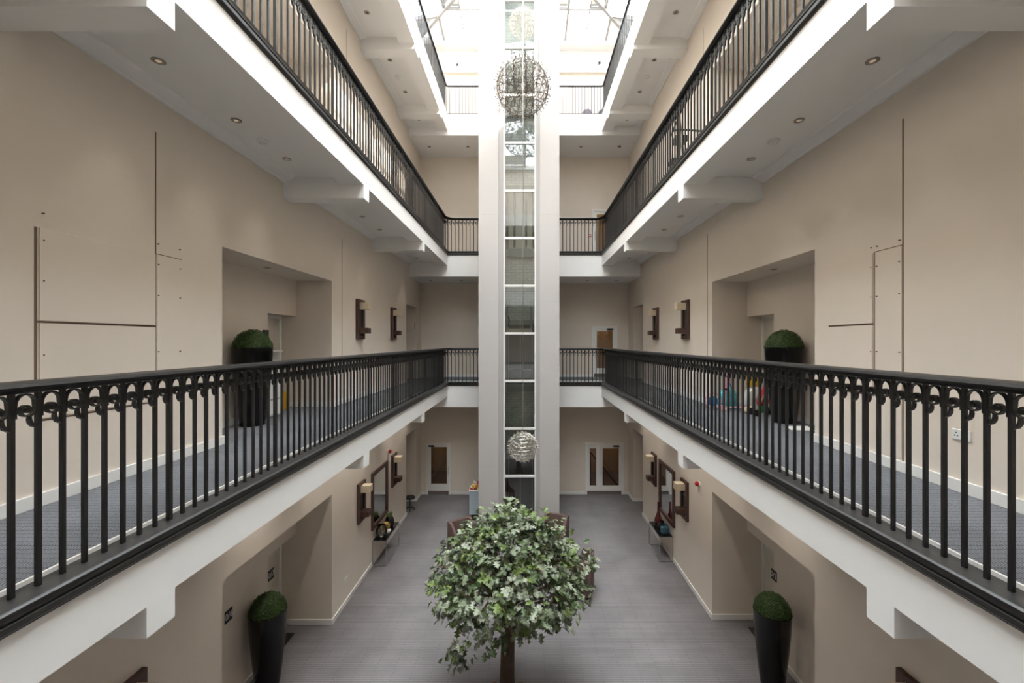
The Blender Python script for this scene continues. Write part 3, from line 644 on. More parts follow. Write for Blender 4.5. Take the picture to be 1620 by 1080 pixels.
for k in range(12):
    a = k*math.pi/6; m = MB(); m.tube([(c[0]+.09*math.cos(a), c[1]+.09*math.sin(a), c[2]+.01), (c[0]+.126*math.cos(a), c[1]+.126*math.sin(a), c[2]+.07), (c[0]+.126*math.cos(a), c[1]+.126*math.sin(a), c[2]+.17), (c[0]+.085*math.cos(a), c[1]+.085*math.sin(a), c[2]+.26)], .005, 5); obj('rib', m, DARKSTEEL, r)
m = MB(); m.box(XL+.10, XL+.29, 10.38, 10.52, .611, .655); single('book', m, TRIM, (XL+.2, 10.45, .611), 'white book lying on the left console', 'book', bevel=.004)
gold = mat('gold_wire', (.65, .42, .12), .3, metal=1)
c = (XL+.19, 10.45, .655+.095); m = MB()
for k in range(9):
    a = k*math.pi/9; m.tube([(c[0]+.09*math.cos(t)*math.cos(a), c[1]+.09*math.cos(t)*math.sin(a), c[2]+.09*math.sin(t)) for t in [2*math.pi*q_/20 for q_ in range(21)]], .005, 5)
single('wire_ball', m, gold, (c[0], c[1], c[2]-.095), 'gold wire ball resting on the white book', 'ornament')
pink = glassmat('pink_glass', (.80, .42, .44), .07)
c = (XR-.17, 10.84, .611)
vase(c, [(.05, 0), (.085, .02), (.10, .08), (.09, .16), (.05, .26), (.028, .34), (.024, .55), (.030, .57), (.022, .565), (.018, .34), (.04, .26), (.08, .16), (.09, .08), (.03, .03)], pink, 'bottle_vase', 'tall pink glass bottle vase on the right console', 'vase')
c = (XR-.17, 10.56, .611)
vase(c, [(.06, 0), (.10, .015), (.115, .07), (.085, .13), (.05, .19), (.055, .21), (.045, .205), (.04, .18), (.07, .12), (.03, .03)], BLACKTOP, 'squat_black_vase', 'squat black glass vase on the right console beside the pink bottle', 'vase')
blue = mat('petrol_blue_ceramic', (.022, .075, .11), .3, noise=.3, nscale=30)
base = (XR-.17, 10.33, .611); m = MB(); m.box(base[0]-.10, base[0]+.10, base[1]-.07, base[1]+.07, .611, .80); m2 = MB(); m2.tube([(base[0]-.06, base[1], .795), (base[0]-.05, base[1], .84), (base[0]+.05, base[1], .84), (base[0]+.06, base[1], .795)], .012, 8)
r = thing('blue_jar', 'petrol blue rounded jar at the near end of the right console', 'jar', base); obj('body', m, blue, r, bevel=.045, smooth=True, seg=4); obj('handle', m2, blue, r, smooth=True)
# ------------------------------------------------------------------ small wall fittings
def bell(p, s, label):
    r = thing('fire_alarm_sounder', label, 'alarm', p); m = MB(); m.cyl(p, (p[0]-s*.02, p[1], p[2]), .055, n=16); obj('base', m, SOCKET, r)
    m = MB(); m.cyl((p[0]-s*.02, p[1], p[2]), (p[0]-s*.06, p[1], p[2]), .05, .05, 16); m.cyl((p[0]-s*.06, p[1], p[2]), (p[0]-s*.085, p[1], p[2]), .05, .03, 16); obj('dome', m, RED, r)
bell((XL, 11.2, 2.37), -1, 'red fire alarm sounder on the ground floor left wall'); bell((XR, 8.7, 2.35), 1, 'red fire alarm sounder on the ground floor right wall')
def callpoint(p, label):
    r = thing('fire_call_point', label, 'alarm', p); m = MB(); m.box(p[0]-.05, p[0]+.05, p[1]-.03, p[1], p[2]-.05, p[2]+.05); obj('case', m, RED, r, bevel=.006); m = MB(); m.box(p[0]-.03, p[0]+.03, p[1]-.034, p[1]-.03, p[2]-.015, p[2]+.025); obj('plate', m, SOCKET, r)
callpoint(px(926, 558, YB), 'small red fire call point on the end wall of the middle floor'); callpoint(px(933, 373, YB), 'small red fire call point on the end wall of the upper floor')
def socket(s, y, z, label, n=2):
    X = SIDE[s]['X']; r = thing('wall_socket', label, 'socket', (X, y, z)); m = MB(); m.box(X-s*.012, X, y-.075, y+.075, z-.042, z+.042); obj('plate', m, SOCKET, r, bevel=.004)
    for k in (-1, 1):
        m = MB()
        for (dy, dz) in ((-.012, -.01), (.012, -.01), (0, .014)): m.box(X-s*.0135, X-s*.0115, y+k*.036+dy-.004, y+k*.036+dy+.004, z+dz-.005, z+dz+.005)
        obj('pin_holes', m, BLACK, r)
socket(-1, F*abs(XL)/(VX-547), EZ-(916-VY)*abs(XL)/(VX-547), 'white double socket low on the ground floor left wall'); socket(1, F*XR/(1522-VX), EZ-(688-VY)*XR/(1522-VX), 'white double socket on the middle right wall')
m = MB(); m.box(XL, XL+.01, F*3.59/176-.02, F*3.59/176+.02, EZ+.40, EZ+.62); single('vent_slot', m, BLACK, (XL, F*3.59/176, EZ+.4), 'dark narrow slot high on the middle left wall near the end', 'vent')
def sign(s, y, z, txt, label):
    X = SIDE[s]['X']+s*AD; base = (X, y, z); r = thing('room_sign', label, 'sign', base, 'black room number signs')
    m = MB(); m.box(X-s*.012, X, y-.075, y+.075, z-.085, z+.085); obj('plate', m, BLACK, r, bevel=.003)
    if txt is None: return
    cu = bpy.data.curves.new('digits', 'FONT'); cu.body = txt; cu.size = .13*K; cu.align_x = 'CENTER'; cu.align_y = 'CENTER'; cu.extrude = .001; cu.materials.append(TRIM)
    to = bpy.data.objects.new('digits', cu); COL.objects.link(to)
    to.matrix_world = Matrix.Identity(4)
    dg = bpy.context.evaluated_depsgraph_get(); me = bpy.data.meshes.new_from_object(to.evaluated_get(dg)); bpy.data.objects.remove(to)
    o = bpy.data.objects.new('digits', me); COL.objects.link(o); o.parent = r; o.location = (-s*.0135*K, 0, 0)
    o.rotation_euler = (math.pi/2, 0, -s*math.pi/2)
sign(-1, F*4.25/(VX-428), EZ-(908.5-VY)*4.25/(VX-428), '0/7', 'black room sign 0/7 beside the left ground floor alcove door'); sign(-1, F*4.25/(VX-356.5)+.06, EZ-(977-VY)*4.25/(VX-357), '0/6', 'black room sign 0/6 at the near end of the left alcove')
sign(1, F*4.17/(1225-VX), EZ-(909.5-VY)*4.17/(1225-VX), '0/2', 'black room sign 0/2 beside the right ground floor alcove door')
sign(-1, F*4.25/(VX-420), EZ-(530-VY)*4.25/(VX-420), None, 'small black room sign behind the bush of the middle left alcove')
# emergency lights on the top floor
for x, y, nm in ((724, 105, 'left'), (948, 102, 'right')):
    p = px(x, y, YB-.1); r = thing('emergency_spotlight', 'small black and white emergency spotlight high on the %s of the top end wall' % nm, 'light', p)
    m = MB(); m.box(p[0]-.035, p[0]+.035, p[1]-.06, p[1], p[2]-.02, p[2]+.07); obj('lamp_housing', m, BLACK, r, bevel=.005); m = MB(); m.ball((p[0]+.01, p[1]-.05, p[2]-.06), .035, 12); m.cyl((p[0]+.01, p[1]-.02, p[2]-.05), (p[0]+.01, p[1], p[2]-.03), .012, n=8); obj('dome', m, SOCKET, r)
# ------------------------------------------------------------------ downlights and smoke detectors
DLR = mat('downlight_ring', (.36, .31, .25), .35, metal=.8); DLB = mat('downlight_lamp', (.05, .04, .03), .3)
GLOW = 13.0  # power of the unseen downlights added to brighten the ground floor
DLON = mat('downlight_lamp_fill', (.3, .26, .2), .4, emit=((1, .80, .58), .06))  # faint glow added to the lamps that carry fill beams
def downlight(p, label, group, power=0, cone=112):
    r = thing('downlight', label, 'downlight', p, group); m = MB(); m.lathe([(.032, 0), (.052, 0), (.054, -.006), (.046, -.010), (.034, -.006)], p, 20); obj('ring', m, DLR, r, smooth=True)
    m = MB(); m.lathe([(.001, -.001), (.033, -.001), (.033, -.004), (.018, -.007), (.001, -.007)], p, 16); obj('lamp', m, DLON if power else DLB, r)
    if power:
        l = bpy.data.lights.new('downlight_fill', 'SPOT'); l.energy = power; l.spot_size = math.radians(cone); l.spot_blend = 1.0; l.shadow_soft_size = .04; l.color = (1, .93, .84)  # fill beam added to brighten lower walls; downlights in view look off
        lo = bpy.data.objects.new('downlight_fill', l); COL.objects.link(lo); lo.parent = r; lo.location = (0, 0, -.02)
ORD = ['first', 'second', 'third', 'fourth', 'fifth', 'sixth', 'seventh', 'eighth']
for s in (-1, 1):
    nm = SIDE[s]['name']; c1 = LEV[2]-.355; x = -3.18 if s < 0 else 3.0
    for k, y in enumerate((1.1, 2.1, 3.72, 4.72, 5.72, 8.35, 9.34)): downlight((x, y, c1), 'recessed downlight with added fill beam under the upper %s walkway, %s from the near end' % (nm, ORD[k]), 'downlights under the upper walkway', 6.0, 66)  # nearest two are unseen additions; all beams here are added fill
    c0 = LEV[2]-.795
    for k, xx in enumerate((-3.1, -2.1) if s < 0 else (2.0, 2.95)): downlight((xx, 14.0, c0), 'recessed downlight in the far soffit under the upper walkway, %s of the tower, %s' % (nm, ('outer' if (k == 0) == (s < 0) else 'inner')), 'downlights under the upper walkway')
    downlight((x, 12.5, c1), 'recessed downlight with added fill beam under the upper %s walkway, eighth from the near end' % nm, 'downlights under the upper walkway', 6.0, 66)  # fill beam added to a downlight that looks off
    c3 = LEV[3]-.39
    for k, y in enumerate((8.6, 10.05, 11.33, 12.75)): downlight((x, y, c3), 'recessed downlight under the top %s walkway, %s from the near end' % (nm, ORD[k]), 'downlights under the top walkway')
    for k, xx in enumerate((-3.13, -1.88) if s < 0 else (1.78, 3.03)): downlight((xx, 13.93, LEV[3]-.66), 'recessed downlight in the far soffit under the top walkway, %s of the tower, %s' % (nm, ('outer' if (k == 0) == (s < 0) else 'inner')), 'downlights under the top walkway')
    g0 = LEV[1]-.355
    for k, y in enumerate((5.7, 7.3, 8.35, 9.34, 11.3, 12.5)): downlight((x, y, g0), 'added unseen fill downlight under the middle %s walkway, %s from the near end' % (nm, (ORD+['ninth'])[k]), 'added fill downlights under the middle walkway', GLOW)  # out of view, added to lift the ground floor walls
    for k, xx in enumerate((-3.1, -1.9) if s < 0 else (1.8, 2.95)): downlight((xx, 14.0, LEV[1]-.795), 'added unseen fill downlight in the far soffit under the middle walkway, %s of the tower, %s' % (nm, ('outer' if (k == 0) == (s < 0) else 'inner')), 'added fill downlights under the middle walkway', GLOW*.08)  # out of view too, weak fill added for the end wall
    S = SIDE[s]; downlight((S['X']+s*.33, (S['a'][0]+S['a'][1])/2, headz(1)), 'recessed downlight in the %s middle alcove ceiling' % nm, 'alcove downlights')
    for (p, lab) in (((x, 5.2, c1), 'upper'), ((x, 10.7, c3), 'top')):
        r = thing('smoke_detector', 'round white smoke detector under the %s %s walkway' % (lab, nm), 'detector', p, 'smoke detectors'); m = MB(); m.lathe([(.001, 0), (.07, 0), (.07, -.02), (.055, -.03), (.001, -.03)], p, 20); obj('base', m, SOCKET, r); m = MB(); m.lathe([(.001, -.03), (.04, -.03), (.035, -.05), (.001, -.052)], p, 16); obj('head', m, SOCKET, r, smooth=True)
# ------------------------------------------------------------------ chandeliers
def geodesic():
    bm = bmesh.new(); bmesh.ops.create_icosphere(bm, subdivisions=3, radius=1.0)
    v = [x.co.copy() for x in bm.verts]; e = [(a.verts[0].index, a.verts[1].index) for a in bm.edges]; bm.free(); return v, e
GV, GE = geodesic()
# jitter-free: rotate so that a vertex does not face the viewer
ROT = Matrix.Rotation(.35, 3, 'X') @ Matrix.Rotation(.5, 3, 'Z'); GV = [ROT @ v for v in GV]
def chandelier(c, R, strut, mt, mtip, top, label, spike):
    r = thing('globe_chandelier', label, 'chandelier', (c[0], c[1], c[2]-R), 'spiky globe chandeliers on one cable line')
    C = Vector(c); m = MB()
    for a, b in GE: m.cyl(C+GV[a]*R*.90, C+GV[b]*R*.90, strut, n=4, cap=False)
    obj('lattice', m, mt, r); m = MB(); t = MB()
    for v in GV:
        m.cyl(C+v*R*.90, C+v*R*(.90+spike), strut*1.0, n=4, cap=False); t.cyl(C+v*R*(.90+spike), C+v*R*(1.0), strut*2.6, strut*2.0, 6)
    o = obj('spikes', m, mt, r); o['kind'] = 'stuff'; o = obj('lamp_tips', t, mtip, r); o['kind'] = 'stuff'
    # inner lattice (smaller sphere of crossing struts)
    m = MB()
    for k, (a, b) in enumerate(GE):
        if k % (3 if R > .5 else 9) == 0: m.cyl(C+GV[a]*R*.9, C+GV[(a*7+13) % len(GV)]*R*.25, strut*.6, n=3, cap=False)
    o = obj('inner_struts', m, mt, r); o['kind'] = 'stuff'
    m = MB(); m.cyl((c[0], c[1], c[2]-R*.12), (c[0], c[1], c[2]+R*.12), R*.09, n=12); obj('hub', m, STEEL, r)
    m = MB(); m.cyl((c[0], c[1], c[2]+R*.1), (c[0], c[1], top), .008, n=6); obj('cable', m, STEEL, r)
    m = MB(); m.lathe([(.001, 0), (.07, 0), (.07, -.02), (.02, -.05), (.001, -.05)], (c[0], c[1], top), 14); obj('ceiling_rose', m, STEEL, r)
def cz(y, Z): return EZ-(y-VY)*Z/F
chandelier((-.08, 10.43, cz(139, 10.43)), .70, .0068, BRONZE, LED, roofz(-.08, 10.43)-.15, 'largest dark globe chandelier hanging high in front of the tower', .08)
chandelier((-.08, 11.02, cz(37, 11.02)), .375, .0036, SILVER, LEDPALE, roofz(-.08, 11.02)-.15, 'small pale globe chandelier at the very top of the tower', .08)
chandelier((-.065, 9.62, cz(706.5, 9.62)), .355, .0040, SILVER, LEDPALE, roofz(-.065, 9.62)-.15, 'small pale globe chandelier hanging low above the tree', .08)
# ------------------------------------------------------------------ planters with clipped bushes
def planter(c, label):
    r = thing('planter', label, 'planter', c, 'tall black planters with clipped bushes'); H = 1.13
    prof = [(.15, 0), (.165, .01), (.195, .25), (.225, .55), (.25, .85), (.262, H-.02), (.262, H), (.245, H), (.24, H-.06), (.001, H-.06)]
    m = MB(); m.lathe(prof, c, 40); obj('pot', m, GLOSSBLACK, r, smooth=True)
    m = MB(); m.cur = 0; top = (c[0], c[1], c[2]+H-.03)
    pr = [(.24*math.cos(a), .27*math.sin(a)) for a in [math.pi/2*k/8 for k in range(8)]]+[(.001, .27)]
    m.lathe(pr, top, 24)
    rnd = random.Random(int(abs(c[0]*1000+c[1]*77)))
    for k in range(3600):
        z = rnd.random(); a = rnd.random()*2*math.pi; rr = math.sqrt(max(0, 1-z*z)); n = Vector((rr*math.cos(a), rr*math.sin(a), z*1.12)); p = Vector(top)+n*(.238+rnd.random()*.022)
        n.normalize(); u = n.orthogonal().normalized(); u = Matrix.Rotation(rnd.random()*6.28, 3, n) @ u; v = n.cross(u); sz = .009+.008*rnd.random(); tl = n*sz*(rnd.random()*1.4-.2)
        m.cur = rnd.choice([0, 1, 1, 2]); m.add([p-v*sz*.5, p+u*sz+tl, p+v*sz*.5, p-u*sz+tl*.3], [[0, 1, 2, 3]])
    o = obj('bush', m, BOX, r); o['kind'] = 'stuff'
planter((-3.975, 6.25, LEV[1]), 'tall black planter in the middle left alcove beside the white drawers'); planter((3.88, 6.46, LEV[1]), 'tall black planter in the middle right alcove beside the toys')
planter((-3.94, 6.56, 0), 'tall black planter on the ground floor left by room sign 0/7'); planter((3.76, 6.56, 0), 'tall black planter on the ground floor right by room sign 0/2')
# ------------------------------------------------------------------ artificial oak tree
random.seed(21)
TC = Vector((-.27, 6.28, 0)); tree = thing('oak_tree', 'artificial oak tree with brown trunk standing in the middle of the grey carpet', 'tree', tuple(TC))
pts = [(-.27, 6.28, .0), (-.275, 6.28, .35), (-.265, 6.30, .8), (-.275, 6.32, 1.2), (-.29, 6.33, 1.6), (-.27, 6.35, 2.0)]
m = MB(); m.tube(pts, [.125, .108, .102, .095, .08, .05], 14); obj('trunk', m, BARK, tree, smooth=True)
m = MB(); m.lathe([(.001, 0), (.24, 0), (.26, .03), (.25, .06), (.12, .09), (.10, .12)], tuple(TC), 20); obj('root_base', m, BARK, tree, smooth=True)
for a in (0.3, 2.85):
    m = MB(); m.tube([(TC.x+.07*math.cos(a), TC.y+.03*math.sin(a), .16), (TC.x+.16*math.cos(a), TC.y-.02, .20), (TC.x+.21*math.cos(a), TC.y-.03, .26)], [.05, .045, .035], 8); obj('branch_stub', m, TWIG, tree, smooth=True)
CC = Vector((-.25, 6.30, 1.86)); RXc, RYc, RZc = 1.16, 1.0, .93
ends = []
nb = 46; bl = 0
for k in range(nb):
    a = 2.399963*k; zz_ = -.62+1.55*(k+.5)/nb; rr = math.sqrt(max(.04, 1-min(1, abs(zz_))**2))
    e = CC+Vector((RXc*rr*math.cos(a)*.88, RYc*rr*math.sin(a)*.88, RZc*zz_*.88)); st = Vector((-.275, 6.32, 1.15+.6*random.random()))
    mid = (st+e)/2+Vector((0, 0, .12+.1*random.random())); P = []
    for q_ in range(6):
        t = q_/5; P.append(st*(1-t)**2+mid*2*t*(1-t)+e*t*t)
    m = MB(); m.tube(P, [.026, .022, .018, .014, .010, .005], 6); obj('branch', m, TWIG, tree, smooth=True)
    ends.append((P, e))
def leaf_outline(L, W):
    half = [(0, .04), (.12, .10), (.22, .34), (.30, .40), (.36, .22), (.44, .30), (.52, .50), (.60, .50), (.65, .28), (.72, .36), (.82, .38), (.88, .24), (1.0, .0)]
    up = [(x*L, y*W) for x, y in half]; dn_ = [(x*L, -y*W) for x, y in half[::-1][1:]]
    return up, dn_
def leaf_geo(L, W, curl):
    """two halves folded along the midrib, bent downwards"""
    half = [(0.0, .03), (.20, .30), (.30, .12), (.50, .52), (.60, .16), (.80, .40), (.86, .16), (1.0, 0.0)]
    mid = [(x*L, 0, -curl*(x**2)*L) for x, _ in half]; vs = list(mid)
    for sgn in (1, -1): vs += [(x*L, sgn*y*W, -curl*(x**2)*L+abs(y)*W*.35) for x, y in half]
    n = len(half); fs = []
    for k in range(n-1):
        fs.append([k, k+1, n+k+1, n+k]); fs.append([k, 2*n+k, 2*n+k+1, k+1])
    return vs, fs
LV = [leaf_geo(.098, .088, .35), leaf_geo(.078, .072, .5), leaf_geo(.115, .092, .25)]
places = []
rnd = random.Random(5)
def crown_pt():
    for _ in range(100):
        a = rnd.random()*2*math.pi; z = rnd.uniform(-.75, 1.0); rr = math.sqrt(max(0, 1-z*z))*(1-.34*max(0, z)); k = rnd.uniform(.66, 1.0)
        lump = 1+.07*math.sin(3*a+1.3)+.05*math.sin(5*a+z*4)+.05*math.sin(9*a)
        p = Vector((rr*math.cos(a)*RXc*k*lump, rr*math.sin(a)*RYc*k*lump, z*RZc*k*(1+.06*math.sin(4*a+2))))
        if p.z < -.45*RZc and rnd.random() < .45: continue
        return p
tufts = []
for k in range(560): tufts.append(crown_pt())
for k in range(7): tufts.append(Vector((-.62+rnd.uniform(-.14, .14), -.55+rnd.uniform(-.2, .1), -.62-rnd.random()*.28)))
for tp in tufts:
    out = Vector((tp.x/RXc, tp.y/RYc, tp.z/RZc)).normalized()
    tm = rnd.choices([0, 1, 2, 3], [.27, .33, .17, .23])[0]
    for j in range(rnd.randint(7, 10)):
        p = CC+tp+Vector((rnd.gauss(0, .055), rnd.gauss(0, .055), rnd.gauss(0, .05)))
        d = (out*.7+Vector((rnd.gauss(0, .6), rnd.gauss(0, .6), rnd.gauss(-.25, .45)))).normalized()
        nrm = (out*.55+Vector((0, 0, .7))+Vector((rnd.gauss(0, .35), rnd.gauss(0, .35), rnd.gauss(0, .3)))).normalized()
        sd = nrm.cross(d)
        if sd.length < .05: continue
        sd.normalize(); nrm = d.cross(sd)
        places.append((p, d, sd, nrm, rnd.randrange(3), tm if rnd.random() < .7 else rnd.randrange(4), .75+.5*rnd.random()))
eye = Vector((0, 0, EZ)); places.sort(key=lambda q_: (q_[0]-eye).length-.0*q_[6])
LME = {}
for k in range(3):
    for q_ in range(4):
        mm = MB(); mm.add(*LV[k]); LME[k, q_] = meshdata('oak_leaf', mm, LEAFS[q_])
step = [pl for pl in places if pl[0].z > CC.z-.5 or True][:300]
for (p, d, sd, nrm, k, q_, sc) in step:
    o = bpy.data.objects.new('leaf', LME[k, q_]); COL.objects.link(o); o.parent = tree
    M = Matrix((d, sd, nrm)).transposed().to_4x4(); M = M @ Matrix.Scale(sc*1.1, 4); M.translation = (p-TC)*K; o.matrix_local = M
m = MB()
for (p, d, sd, nrm, k, q_, sc) in places[300:]:
    m.cur = q_; vs, fs = LV[k]; m.add([p+(d*x+sd*y+nrm*z)*sc for x, y, z in vs], fs)
o = obj('foliage', m, LEAFS, tree); o['kind'] = 'stuff'
# ------------------------------------------------------------------ armchairs
def armchair(c, rot, label):
    """local: seat faces -y, origin on the floor"""
    r = thing('armchair', label, 'armchair', c, 'brown tub armchairs behind the tree', rot); W, D, H = .62, .58, .80
    def part(n, mb, bv=.02): return obj(n, mb, UPHOL, r, bevel=bv, local=True, smooth=True)
    m = MB(); m.box(-W/2+.07, W/2-.07, -D/2+.01, D/2-.10, .12, .36); part('seat', m, .03)
    m = MB(); m.prism([(-W/2, .08), (W/2, .08), (W/2, H), (-W/2, H)], 'y', D/2-.09, D/2); part('backrest', m)
    for s in (-1, 1):
        m = MB(); x0 = s*W/2; m.prism([(-D/2, .08), (D/2-.09, .08), (D/2-.09, H), (D/2-.20, H-.02), (-D/2+.12, .50), (-D/2, .46)], 'x', x0, x0-s*.075); part('armrest', m, .015)
    for sx in (-1, 1):
        for sy in (-1, 1):
            m = MB(); m.cyl((sx*(W/2-.05), sy*(D/2-.05), 0), (sx*(W/2-.05), sy*(D/2-.05), .085), .016, .022, 8); obj('leg', m, WOODDARK, r, local=True)
armchair((-1.52, 10.55, 0), math.radians(38), 'brown armchair left of the tower, facing the tree'); armchair((.72, 10.85, 0), math.radians(-22), 'brown armchair right of the tower, high back seen above the leaves'); armchair((1.10, 8.95, 0), math.radians(-105), 'brown armchair mostly hidden at the right edge of the tree')
armchair((-.75, 9.35, 0), math.radians(125), 'brown armchair hidden behind the middle of the tree crown')
# ------------------------------------------------------------------ blue cabinet with snacks
cx0, cx1, cy0, cy1 = (742.3-VX)*12.6/F, -1.30, 12.6, 13.05; zb, zt = .153, .848
r = thing('blue_cabinet', 'pale blue slatted cabinet standing left of the tower', 'cabinet', ((cx0+cx1)/2, cy0, 0))
m = MB(); m.box(cx0, cx1, cy0+.012, cy1, zb, zt); obj('body', m, BLUE, r)
for k in range(8):
    h = (zt-zb)/8; m = MB(); m.box(cx0, cx1, cy0, cy0+.012, zb+k*h+.004, zb+(k+1)*h-.004); obj('slat', m, BLUE, r, bevel=.002)
m = MB(); m.box(cx0+.06, cx1, cy0+.08, cy1-.03, 0, zb); obj('plinth', m, BLACK, r)
m = MB(); m.box(cx0-.01, cx1, cy0-.01, cy1, zt, zt+.02); obj('cabinet_top', m, TRIM, r)
sc_ = [((.60, .05, .05), 'red'), ((.75, .55, .08), 'yellow'), ((.75, .72, .66), 'white'), ((.12, .06, .03), 'dark brown'), ((.70, .30, .05), 'orange'), ((.55, .06, .10), 'crimson'), ((.78, .68, .25), 'gold')]
rr = random.Random(4); pos = ['at the front', 'in the middle', 'at the back']
for k, (col, nm) in enumerate(sc_):
    mt = mat('wrapper_'+nm.replace(' ', '_'), col, .3); row = k % 3
    x = cx0+.06+.112*(k//3)+.03*row; y = cy0+.08+.13*row; z = zt+.02
    m = MB(); L_, W_, H_ = .049, .07, .05+.05*row
    m.prism([(x-L_, z), (x+L_, z), (x+L_*1.05, z+.02), (x+L_*.6, z+H_), (x-L_*.6, z+H_*1.1), (x-L_*1.05, z+.025)], 'y', y-W_/2, y+W_/2)
    single('snack_packet', m, mt, (x, y, z), '%s snack packet on the blue cabinet, %s' % (nm, pos[row]), 'packet', 'snack packets on the blue cabinet', bevel=.008)
# ------------------------------------------------------------------ middle left alcove: drawers and yellow floor sign
x0, x1, y0, y1, z0, H = -4.22, -4.03, 6.72, 7.09, LEV[1], 1.05
WD = mat('white_drawer_paint', (.82, .81, .78), .4)
r = thing('drawer_unit', 'slim white drawer unit behind the planter in the middle left alcove', 'drawers', ((x0+x1)/2, (y0+y1)/2, z0))
m = MB(); m.box(x0, x0+.02, y0, y1, z0, z0+H); m.box(x0, x1-.02, y0, y0+.02, z0, z0+H); m.box(x0, x1-.02, y1-.02, y1, z0, z0+H); m.box(x0, x1-.02, y0, y1, z0+.02, z0+.05); m.box(x0, x1-.02, y0, y1, z0+H-.16, z0+H-.14); obj('carcass', m, WD, r)
m = MB(); m.box(x0, x1+.015, y0-.015, y1+.015, z0+H, z0+H+.025); obj('unit_top', m, WD, r, bevel=.005)
for k, (a, b) in enumerate(((.05, .28), (.30, .55), (.57, .76), (.78, .88))):
    m = MB(); m.box(x1-.02, x1, y0+.006, y1-.006, z0+a, z0+b); d = obj('drawer', m, WD, r, bevel=.003); m = MB(); m.ball((x1+.012, (y0+y1)/2, z0+(a+b)/2), .014, 10); obj('knob', m, BLACK, d)
YEL = mat('safety_yellow', (.80, .48, .03), .45)
c = (-4.37, 7.70, LEV[1]); r = thing('floor_sign', 'yellow folding floor sign in the middle left alcove doorway', 'sign', c)
for sgn in (-1, 1):
    m = MB(); m.add([(c[0]-.09, c[1]+sgn*.07, c[2]), (c[0]+.10, c[1]+sgn*.07, c[2]), (c[0]+.07, c[1]+sgn*.01, c[2]+.32), (c[0]-.06, c[1]+sgn*.01, c[2]+.32), (c[0]-.09, c[1]+sgn*.06, c[2]), (c[0]+.10, c[1]+sgn*.06, c[2]), (c[0]+.07, c[1], c[2]+.32), (c[0]-.06, c[1], c[2]+.32)], [[0,1,2,3],[4,7,6,5],[0,4,5,1],[1,5,6,2],[2,6,7,3],[3,7,4,0]]); obj('sign_board', m, YEL, r)
# ------------------------------------------------------------------ middle right walkway: scooter, toys, pushchair, papers
f = LEV[1]; PINK = mat('pink_plastic', (.72, .38, .44), .4); PTEAL = mat('teal_print', (.10, .42, .48), .6, noise=.9, nscale=9); PGREEN = mat('green_toy', (.06, .35, .12), .5); PBLUE = mat('blue_toy', (.06, .22, .5), .5); PCOL = mat('magenta_toy', (.55, .05, .22), .5); WHT = mat('white_toy', (.8, .78, .74), .5); TAN = mat('tan_toy', (.6, .45, .28), .7)
c = (3.53, 7.50, f); r = thing('toy_scooter', 'pink child scooter standing by the middle right alcove', 'scooter', c)
m = MB(); m.box(c[0]-.05, c[0]+.30, c[1]-.04, c[1]+.04, f+.05, f+.075); obj('deck', m, PINK, r, bevel=.01)
m = MB(); m.tube([(c[0]-.07, c[1], f+.07), (c[0]-.05, c[1], f+.30), (c[0]-.02, c[1], f+.60)], .018, 8); obj('stem', m, PINK, r)
m = MB(); m.cyl((c[0]-.02, c[1]-.11, f+.60), (c[0]-.02, c[1]+.11, f+.60), .016, n=8); m.cyl((c[0]-.035, c[1], f+.36), (c[0]-.035, c[1], f+.40), .026, n=8); obj('handlebar', m, BLACK, r)
for (dx, dy) in ((-.08, -.05), (-.08, .05), (.30, 0)):
    m = MB(); m.cyl((c[0]+dx, c[1]+dy-.018, f+.05), (c[0]+dx, c[1]+dy+.018, f+.05), .05, n=16); w1 = obj('wheel', m, PINK, r); m = MB(); m.cyl((c[0]+dx, c[1]+dy-.021, f+.05), (c[0]+dx, c[1]+dy+.021, f+.05), .02, n=10); obj('hub', m, WHT, w1)
def bagthing(name, c, sx, sy, h, mt, label, cat='toy', handle=None):
    r = thing(name, label, cat, c); m = MB(); m.prism([(c[0]-sx, c[2]), (c[0]+sx, c[2]), (c[0]+sx*1.12, c[2]+h*.35), (c[0]+sx*.8, c[2]+h*.9), (c[0]+sx*.3, c[2]+h), (c[0]-sx*.4, c[2]+h*.97), (c[0]-sx*.95, c[2]+h*.8), (c[0]-sx*1.1, c[2]+h*.3)], 'y', c[1]-sy, c[1]+sy)
    obj('body', m, mt, r, bevel=.03, smooth=True, seg=3)
    if handle:
        m = MB(); m.tube([(c[0]-sx*.5, c[1], c[2]+h*.95), (c[0]-sx*.3, c[1], c[2]+h*1.25), (c[0]+sx*.3, c[1], c[2]+h*1.25), (c[0]+sx*.5, c[1], c[2]+h*.95)], .012, 6); obj('handle', m, handle, r)
    return r
bagthing('toy_bag', (3.66, 7.80, f), .15, .08, .36, PTEAL, 'teal patterned toy bag on the middle right walkway', 'bag', PBLUE)
bagthing('toy_sack', (4.02, 7.62, f), .11, .09, .42, WHT, 'white toy sack beside the teal patterned bag', 'bag', None)
bagthing('yellow_plush', (4.02, 7.62, f+.425), .09, .07, .24, YEL, 'yellow soft toy on top of the white toy sack', 'toy')
bagthing('pink_plush', (3.66, 7.80, f+.46), .05, .05, .17, PINK, 'pink soft toy on top of the teal patterned bag', 'toy')
bagthing('green_plush', (4.06, 7.38, f), .06, .05, .30, PGREEN, 'green soft toy leaning by the toy sack', 'toy')
bagthing('tan_plush', (3.80, 7.30, f), .09, .05, .12, TAN, 'tan soft toy lying in front of the toy bags', 'toy')
c = (3.33, 7.66, f); r = thing('hoop_toy', 'pink hoop toy with blue centre behind the scooter', 'toy', c)
